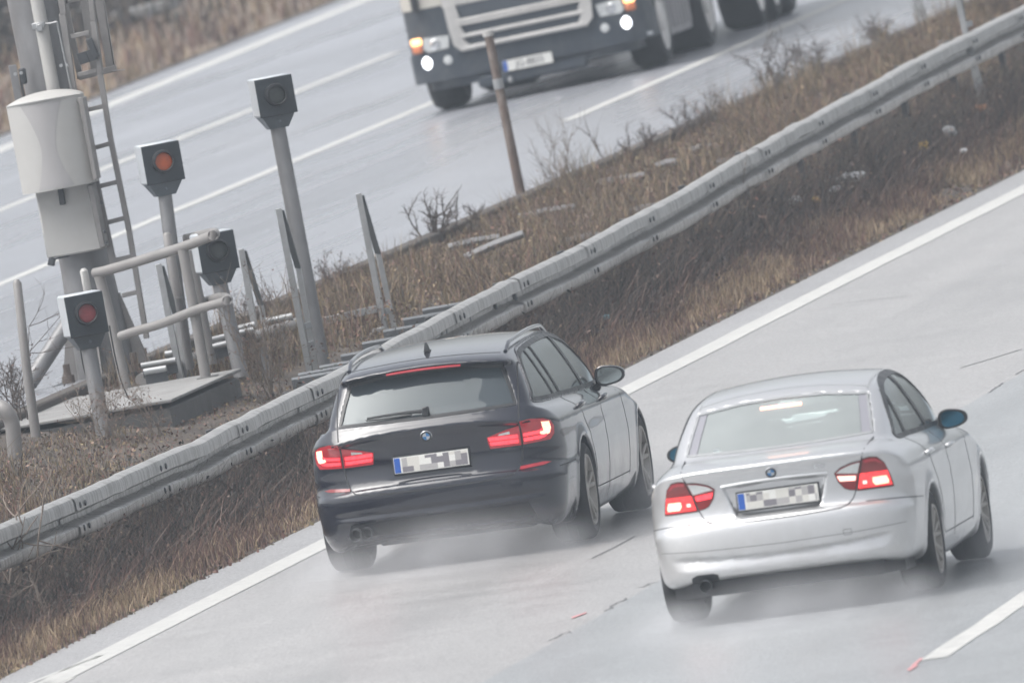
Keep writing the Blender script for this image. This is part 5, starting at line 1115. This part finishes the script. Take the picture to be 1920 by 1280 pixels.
# straw coloured verge along the pavement
def verge():
    parts = []; P = scatter(90000, -.60, -1.12, -25, 100, .8); c = clump(P, seed=1); P = P[c > -.32 - .3 * rng.random(len(P))]; n = len(P); h = rng.uniform(.03, .13, n) * (1 + .5 * np.clip((-P[:, 0] - .62) / .5, 0, 1)) * (1 + .5 * clump(P, seed=2))
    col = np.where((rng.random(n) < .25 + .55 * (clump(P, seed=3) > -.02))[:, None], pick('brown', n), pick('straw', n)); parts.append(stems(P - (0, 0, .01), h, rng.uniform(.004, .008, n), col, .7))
    P = scatter(14000, -.58, -1.2, -25, 100); n = len(P); parts.append(leaves(P + np.c_[np.zeros((n, 2)), rng.uniform(0, .03, n)], rng.uniform(.012, .03, n), np.where((rng.random(n) < .6)[:, None], pick('brown', n), pick('olive', n))))
    o = raw_mesh('verge_grass', *join(parts), VEG); tag(o, 'straw coloured dry grass between the pavement edge and the barrier', 'grass', kind='stuff')
verge()
def under_rail():
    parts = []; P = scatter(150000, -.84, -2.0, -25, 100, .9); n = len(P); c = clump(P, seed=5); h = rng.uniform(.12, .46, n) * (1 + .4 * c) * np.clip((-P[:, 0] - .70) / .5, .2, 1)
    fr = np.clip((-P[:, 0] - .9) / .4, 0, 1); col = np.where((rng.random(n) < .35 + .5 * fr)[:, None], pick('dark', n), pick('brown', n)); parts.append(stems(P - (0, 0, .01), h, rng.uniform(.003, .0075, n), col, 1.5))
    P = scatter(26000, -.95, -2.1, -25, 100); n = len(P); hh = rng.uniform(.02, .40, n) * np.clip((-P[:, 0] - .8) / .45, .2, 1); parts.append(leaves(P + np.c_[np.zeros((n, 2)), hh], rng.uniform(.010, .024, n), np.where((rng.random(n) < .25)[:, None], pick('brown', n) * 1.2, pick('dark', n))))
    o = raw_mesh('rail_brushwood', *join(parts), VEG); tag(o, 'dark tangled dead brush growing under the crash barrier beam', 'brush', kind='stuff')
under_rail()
def keepout(P, near):
    """thin the weeds on the slab and around the bases"""
    m = np.ones(len(P), bool); m &= ~((P[:, 0] > sx0 - .1) & (P[:, 0] < sx1 + .04) & (P[:, 1] > sy0 - .02) & (P[:, 1] < sy1 + .1)); return m
def median():
    parts = []; P = scatter(190000, -1.55, -4.38, -30, 120); P = P[keepout(P, 0)]; n = len(P); a = -P[:, 0]; c = clump(P, seed=8); c2 = clump(P, seed=9)
    edge = np.clip((a - 3.6) / .8, 0, 1); h = rng.uniform(.07, .30, n) * (1 + 1.2 * c + .5 * clump(P, k=5, seed=21)) * (1 - edge + edge * np.clip(.55 + 1.9 * c2, .12, 1.5)); calm = (a < 3.3) & (P[:, 1] > sy0 - 9) & (P[:, 1] < sy1 + 4); h = np.where(calm, h * .5, h)
    q = project(P); yb = np.clip((P[:, 1] - 50) / 30, 0, 1); h *= 1 + .05 * yb
    bare = (q[:, 0] > 530) & (q[:, 0] < 830) & (a < 3.0) & (P[:, 1] > 12) & (P[:, 1] < 32); h = np.where(bare, h * .22, h); front = (P[:, 0] > sx0) & (P[:, 0] < sx1 + 1.0) & (P[:, 1] > sy0 - 5) & (P[:, 1] < sy1 + 1.5); h = np.where(front, np.minimum(h * .3, .07), h)
    st = np.where((rng.random(n) < .30 + .35 * (c2 > .1))[:, None], pick('straw', n) * .72, pick('brown', n)); st = np.where((rng.random(n) < .35)[:, None], pick('olive', n), st)
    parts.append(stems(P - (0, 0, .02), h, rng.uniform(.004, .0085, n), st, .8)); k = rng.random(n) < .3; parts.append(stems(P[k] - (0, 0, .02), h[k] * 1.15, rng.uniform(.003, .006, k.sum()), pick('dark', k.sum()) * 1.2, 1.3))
    P = scatter(52000, -1.6, -4.4, -30, 120); P = P[keepout(P, 0)]; n = len(P); hh = np.where((P[:, 0] > sx0) & (P[:, 0] < sx1 + 1.0) & (P[:, 1] > sy0 - 6) & (P[:, 1] < sy1 + 1.5), .2, 1) * rng.uniform(.0, .26, n) * (1 + .6 * clump(P, seed=8)) * np.clip((4.5 - -P[:, 0]) / .9, .2, 1); parts.append(leaves(P + np.c_[np.zeros((n, 2)), hh], rng.uniform(.009, .022, n), np.where((rng.random(n) < .7)[:, None], pick('brown', n), pick('olive', n))))
    o = raw_mesh('median_weeds', *join(parts), VEG); tag(o, 'brown dead weeds covering the median behind the barrier', 'weeds', kind='stuff')
median()
def bank_grass():
    n = 26000; Y = rng.uniform(60, 260, n); e = -19.48 - .0385 * (Y - 113.35); X = e - rng.random(n) ** 1.4 * 14; P = np.stack([X, Y, np.array([zbank(x, y) for x, y in zip(X, Y)])], 1); P = P[visible(P, 200)]; n = len(P)
    c = clump(P, k=.8, seed=12); h = rng.uniform(.10, .34, n) * (1 + .8 * c); col = np.where((rng.random(n) < .4 + .4 * (c > .1))[:, None], pick('brown', n), pick('straw', n) * .8)
    o = raw_mesh('bank_weeds', *join([stems(P, h, rng.uniform(.02, .04, n), col, .8)]), VEG); tag(o, 'out of focus tawny grass on the far bank', 'grass', kind='stuff')
bank_grass()
TWIG = mat('bare_twig_bark', (.085, .068, .06), .9, 0, .25, 20); TWIGL = mat('pale_twig_bark', (.20, .165, .14), .9, 0, .25, 20)
def shrub(base, hpx, label, n=5, spread=.5, m=TWIG, depth=3, r0=.008, leafy=0, group=None, name='bare_shrub', dirn=(0, 0)):
    B = atg(*base); sc = F_PX / ((B - CAM) @ FW); H = hpx / sc; k = MB(); rs = random.Random(base[0] * 7 + base[1]); LP = []
    def grow(p, d, L, r, dep):
        pts = [p]; q = np.array(p); dd = np.array(d)
        for i in range(4):
            dd = dd + np.array([rs.gauss(0, .14) for _ in range(3)]) + np.array((0, 0, .04)); dd /= np.linalg.norm(dd); q = q + dd * L / 4; pts.append(q)
            if dep and i >= 0:
                for _ in range(1 + (rs.random() < .35)):
                    s2 = dd + np.array([rs.gauss(0, .55) for _ in range(3)]); s2 /= np.linalg.norm(s2); grow(q, s2, L * rs.uniform(.35, .6), r * .55, dep - 1)
        k.tube(pts, np.linspace(r, r * .45, 5), 4, False); LP.append(pts[-1]); LP.append(pts[2])
    for i in range(n):
        a = rs.uniform(0, 6.28); s = spread * rs.uniform(.3, 1); d = np.array((math.cos(a) * s + dirn[0], math.sin(a) * s + dirn[1], 1)); d /= np.linalg.norm(d); grow(B + np.array((math.cos(a), math.sin(a), 0)) * .05 - (0, 0, .03), d, H * rs.uniform(.6, .95), r0, depth)
    t = thing(name, B, label, 'shrub', group); k.build('branches', m, t, angle=180)
    if leafy:
        LPa = np.array(LP)[rng.integers(0, len(LP), leafy)] + rng.normal(0, .03, (leafy, 3)); v, q, tt, c = leaves(LPa, rng.uniform(.006, .014, leafy), pick('brown', leafy)); o = raw_mesh('dead_leaves', v - B, q, tt, c, VEG); o.parent = t
shrub((808, 455), 85, 'spiky bare dark shrub with thick stubs right of the free standing bracket', 6, .9, TWIG, 2, .012)
shrub((880, 440), 60, 'low bare dark shrub sprawling over the half buried bars', 5, 1.1, TWIG, 2, .011)
shrub((512, 745), 190, 'tall bare shrub with many upright twigs right of the concrete slab', 9, .30, TWIGL, 2, .007, 260)
shrub((10, 790), 130, 'bare dark shrub with few leaves at the left edge behind the bent pipe', 6, .5, TWIG, 3, .008, 120)
shrub((55, 800), 220, 'thin tall bare shrub reaching up beside the slim tube post', 3, .25, TWIG, 2, .006, 30)
shrub((1040, 372), 120, 'feathery pale weed stalks on the far edge right of the rusty pole', 7, .35, TWIGL, 2, .004, 60)
shrub((1148, 305), 85, 'single thin leaning sapling left of the truck plate side, on the median edge', 1, .2, TWIG, 1, .010, 0, None, 'bare_sapling', (-.35, 0))
shrub((1200, 300), 55, 'small bushy brown shrub on the far edge of the median', 8, .8, TWIG, 3, .006, 150)
shrub((1300, 262), 80, 'dense brown shrub under the solid white lane line', 9, .9, TWIG, 3, .006, 220)
shrub((1450, 185), 100, 'bare shrub with one stout upright branch standing against the wet road', 5, .7, TWIG, 3, .009, 60)
shrub((1530, 150), 75, 'reddish bushy shrub next to the stout bare branch', 9, .8, TWIG, 3, .006, 240)
shrub((1660, 90), 60, 'dense brown shrub left of the upper right brackets', 9, .8, TWIG, 3, .006, 260)
shrub((1385, 455), 130, 'thin pale forked shrub growing under the barrier beam', 3, .35, TWIGL, 2, .006)
shrub((20, 1160), 230, 'long reddish arching twigs in front of the barrier at the lower left', 4, .5, TWIGL, 1, .012, 0, None, 'arching_shrub', (.3, -.1))
shrub((118, 1185), 170, 'thin upright forked twig before the barrier right of the arching shrub', 1, .1, TWIGL, 2, .010, 0, None, 'bare_sapling', (-.15, 0))
shrub((640, 545), 60, 'dense reddish bush left of the free standing bracket by the wet road', 12, .9, TWIG, 3, .005, 300)
shrub((480, 600), 55, 'dense low bush right of the short dark lens lamp', 10, .9, TWIG, 3, .005, 200)
shrub((205, 830), 110, 'leafy grey brown bush at the foot of the red lamp post', 8, .7, TWIGL, 3, .004, 320)
shrub((300, 815), 100, 'thin weedy stalks in front of the slab corner', 6, .5, TWIGL, 2, .004, 160)
shrub((1900, 40), 70, 'dense brown bush at the right edge above the barrier', 10, .8, TWIG, 3, .006, 200)
# ------------------------------------------------------------------ litter
def crumple(px, py, wpx, hpx, m, name, label, cat, seed=0, z=.03):
    B = atg(px, py); sc = F_PX / ((B - CAM) @ FW); r = np.random.default_rng(seed); V = []; F = []; nu, nv = 18, 10
    for j in range(nv + 1):
        th = math.pi * j / nv
        for i in range(nu):
            ph = 2 * math.pi * i / nu; k = 1 + .25 * math.sin(3 * ph + seed) * math.sin(2 * th) + r.normal(0, .10); V.append(B + np.array((math.sin(th) * math.cos(ph) * wpx / sc / 2 * k, math.sin(th) * math.sin(ph) * wpx / sc * .4 * k, (z + .10 + hpx / sc * .45) + math.cos(th) * hpx / sc / 2 * k)))
    for j in range(nv):
        for i in range(nu): a = j * nu + i; b = j * nu + (i + 1) % nu; F.append((a, a + nu, b + nu, b))
    o = link_mesh(name, V, F, m, None, False, True, 25); return tag(o, label, cat)
LW = mat('white_film', (.62, .64, .66), .4, 0, .12, 30); LY = mat('yellow_scrap', (.55, .36, .06), .6, 0, .2, 30); LO = mat('orange_scrap', (.45, .20, .08), .6, 0, .2, 30); LB = mat('blue_carton', (.14, .36, .44), .4, 0, .2, 30)
crumple(1600, 368, 56, 18, LW, 'plastic_bag', 'crumpled white plastic bag lying in the brush below the barrier', 'bag', 1)
crumple(1572, 388, 22, 12, LW, 'plastic_scrap', 'small white scrap just below the crumpled white bag', 'litter', 2)
crumple(1497, 410, 24, 15, LW, 'plastic_scrap', 'torn white scrap left of the yellow one', 'litter', 3)
crumple(1535, 407, 16, 11, LY, 'yellow_scrap', 'small yellow scrap left of the white bag', 'litter', 4)
crumple(1786, 282, 24, 20, LW, 'paper_scrap', 'folded white scrap high up under the barrier at the right', 'litter', 5)
crumple(1812, 312, 14, 7, LW, 'paper_scrap', 'small flat white scrap on the verge at the right', 'litter', 6)
crumple(1737, 308, 20, 16, LY, 'yellow_scrap', 'yellow leaf like scrap between the white scraps', 'litter', 7)
crumple(1843, 236, 24, 13, LO, 'orange_scrap', 'orange scrap at the foot of the bracket behind the barrier', 'litter', 8)
crumple(1142, 628, 14, 9, LB, 'blue_scrap', 'small blue scrap in the weeds above the black estate', 'litter', 9)
B = atg(41, 1200); t = thing('drink_carton', B, 'crushed blue and white carton lying on the dry verge at lower left', 'carton')
A = np.array(Matrix.Rotation(R_(20), 3, 'Y') @ Matrix.Rotation(R_(12), 3, 'Z')); k = MB(); k.box(B + np.array((-.015, 0, .07)), (.075, .06, .055), A, .012); k.box(B + np.array((.065, 0, .045)), (.07, .055, .05), np.array(Matrix.Rotation(R_(32), 3, 'Y')), .012); k.build('crushed_box', LB, t)
k = MB(); k.box(B + np.array((-.02, -.032, .082)), (.04, .004, .02), A, .001); k.box(B + np.array((.07, -.032, .05)), (.03, .004, .02), A, .001); k.box(B + np.array((-.05, -.03, .075)), (.012, .006, .05), A, .001); k.build('label_band', LW, t)
P_ = atz(262, 30, 1.4); k = MB(); bl = thing('far_slab', (-28.5, 190, 2.0), 'blurred pale flat stone on the far grass bank', 'stone')
Q = next((p for p in (CAM + ray(258, 24) * tt for tt in np.arange(200, 420, .5)) if p[2] < zbank(p[0], p[1]) + .12), aty(258, 24, 175.0)); bl.location = Vector(Q); WORLD[bl.name] = Matrix.Translation(Vector(Q)); k.box(Q, (1.0, .8, .16), np.array(Matrix.Rotation(R_(-4), 3, 'Y')), .06); k.build('stone', CONC, bl)

# ------------------------------------------------------------------ spray thrown up by the wheels
def spray_mat(name, dens):
    m = bpy.data.materials.new(name); m.use_nodes = True; t = m.node_tree; t.nodes.clear(); N = t.nodes.new; L = t.links.new; out = N('ShaderNodeOutputMaterial'); pv = N('ShaderNodeVolumePrincipled'); pv.inputs['Color'].default_value = (.96, .97, 1, 1); pv.inputs['Anisotropy'].default_value = .2
    tc = N('ShaderNodeTexCoord'); s = N('ShaderNodeVectorMath'); s.operation = 'SUBTRACT'; s.inputs[1].default_value = (.5, .5, .5); L(tc.outputs['Generated'], s.inputs[0])
    ln = N('ShaderNodeVectorMath'); ln.operation = 'LENGTH'; L(s.outputs[0], ln.inputs[0]); f = N('ShaderNodeMapRange'); f.interpolation_type = 'SMOOTHSTEP'; f.inputs[1].default_value = .5; f.inputs[2].default_value = .05; L(ln.outputs['Value'], f.inputs[0])
    nz = N('ShaderNodeTexNoise'); nz.inputs['Scale'].default_value = 2.6; nz.inputs['Detail'].default_value = 4; L(tc.outputs['Object'], nz.inputs['Vector']); r = N('ShaderNodeMapRange'); r.inputs[1].default_value = .32; r.inputs[2].default_value = .75; L(nz.outputs[0], r.inputs[0])
    a = N('ShaderNodeMath'); a.operation = 'MULTIPLY'; L(f.outputs[0], a.inputs[0]); L(r.outputs[0], a.inputs[1]); b = N('ShaderNodeMath'); b.operation = 'MULTIPLY'; b.inputs[1].default_value = dens; L(a.outputs[0], b.inputs[0]); L(b.outputs[0], pv.inputs['Density']); L(pv.outputs[0], out.inputs['Volume']); return m
SPR = spray_mat('water_spray', .8)
def spray(o, M, c, size, label):
    k = MB(); nu, nv = 20, 12; V = []; F = []; M = np.array(M)
    for j in range(nv + 1):
        th = math.pi * j / nv
        for i in range(nu): ph = 2 * math.pi * i / nu; V.append((math.sin(th) * math.cos(ph) * size[0] / 2, math.sin(th) * math.sin(ph) * size[1] / 2, math.cos(th) * size[2] / 2))
    for j in range(nv):
        for i in range(nu): a = j * nu + i; b = j * nu + (i + 1) % nu; F.append((a, a + nu, b + nu, b))
    ob = link_mesh('road_spray', V, F, SPR, None, False, True, 180); ob.location = Vector(np.array(o) + np.array(c) @ M); tag(ob, label, 'spray', kind='stuff')
spray(oB, MB_, (.0, -1.9, .10), (2.7, 3.4, .75), 'pale water spray trailing behind the black estate')
spray(oB, MB_, (1.05, 2.3, .10), (.9, 2.6, .75), 'thin spray beside the front wheel of the black estate')
spray(oS, MS, (.0, -1.9, .06), (2.7, 3.4, .62), 'pale water spray trailing behind the silver saloon')
spray(oS, MS, (1.0, 2.1, .08), (.9, 2.6, .65), 'thin spray beside the front wheel of the silver saloon')

SPR2 = spray_mat('dense_spray', 1.3)
def puff(o, M, c, size, label): spray(o, M, c, size, label); COL.objects[-1].data.materials[0] = SPR2
for (o_, M_, nm, xx) in ((oB, MB_, 'black estate', .80), (oS, MS, 'silver saloon', .76)):
    puff(o_, M_, (-xx, -.75, .04), (.75, 1.7, .42), 'low mist curling off the left rear tyre of the ' + nm); puff(o_, M_, (xx, -.8, .04), (.7, 1.8, .42), 'low mist curling off the right rear tyre of the ' + nm)
# dark bushes on the far bank
def bank_bushes():
    c0 = next(p for p in (CAM + ray(70, 20) * tt for tt in np.arange(200, 460, .5)) if p[2] < zbank(p[0], p[1]) + .2); n = 16000
    Y = c0[1] + 2 + rng.normal(0, 7, n); X = c0[0] - 1.2 + (Y - c0[1]) * -.06 + rng.normal(0, 1.1, n); Z = np.array([zbank(x, y) for x, y in zip(X, Y)]); P = np.stack([X, Y, Z], 1)
    parts = [stems(P[:6000], rng.uniform(.3, .9, 6000), rng.uniform(.02, .04, 6000), pick('dark', 6000) * 1.2, 1.0)]; Q = P[6000:]; m = len(Q); parts.append(leaves(Q + np.c_[np.zeros((m, 2)), rng.uniform(0, 1.0, m)], rng.uniform(.05, .12, m), pick('dark', m) * 1.2))
    o = raw_mesh('bank_bushes', *join(parts), VEG); tag(o, 'dark blurred bushes on the far bank behind the mast', 'bushes', kind='stuff')
bank_bushes()

# ------------------------------------------------------------------ misty air
hm = bpy.data.materials.new('haze_air'); hm.use_nodes = True; t = hm.node_tree; t.nodes.clear(); pv = t.nodes.new('ShaderNodeVolumePrincipled'); pv.inputs['Color'].default_value = (.80, .90, 1, 1); pv.inputs['Density'].default_value = .00037; pv.inputs['Anisotropy'].default_value = .2
ou = t.nodes.new('ShaderNodeOutputMaterial'); t.links.new(pv.outputs[0], ou.inputs['Volume'])
k = MB(); k.box((0, 900, 2.5), (1810, 3010, 19), bev=.0); V = [(x, y, z) for x in (-905, 905) for y in (-605, 2405) for z in (-7.2, 13.5)]
hz = link_mesh('haze', V, [(0, 1, 3, 2), (4, 6, 7, 5), (0, 4, 5, 1), (2, 3, 7, 6), (0, 2, 6, 4), (1, 5, 7, 3)], hm, None, False, False); tag(hz, 'pale mist hanging over the whole motorway', 'mist', kind='stuff')
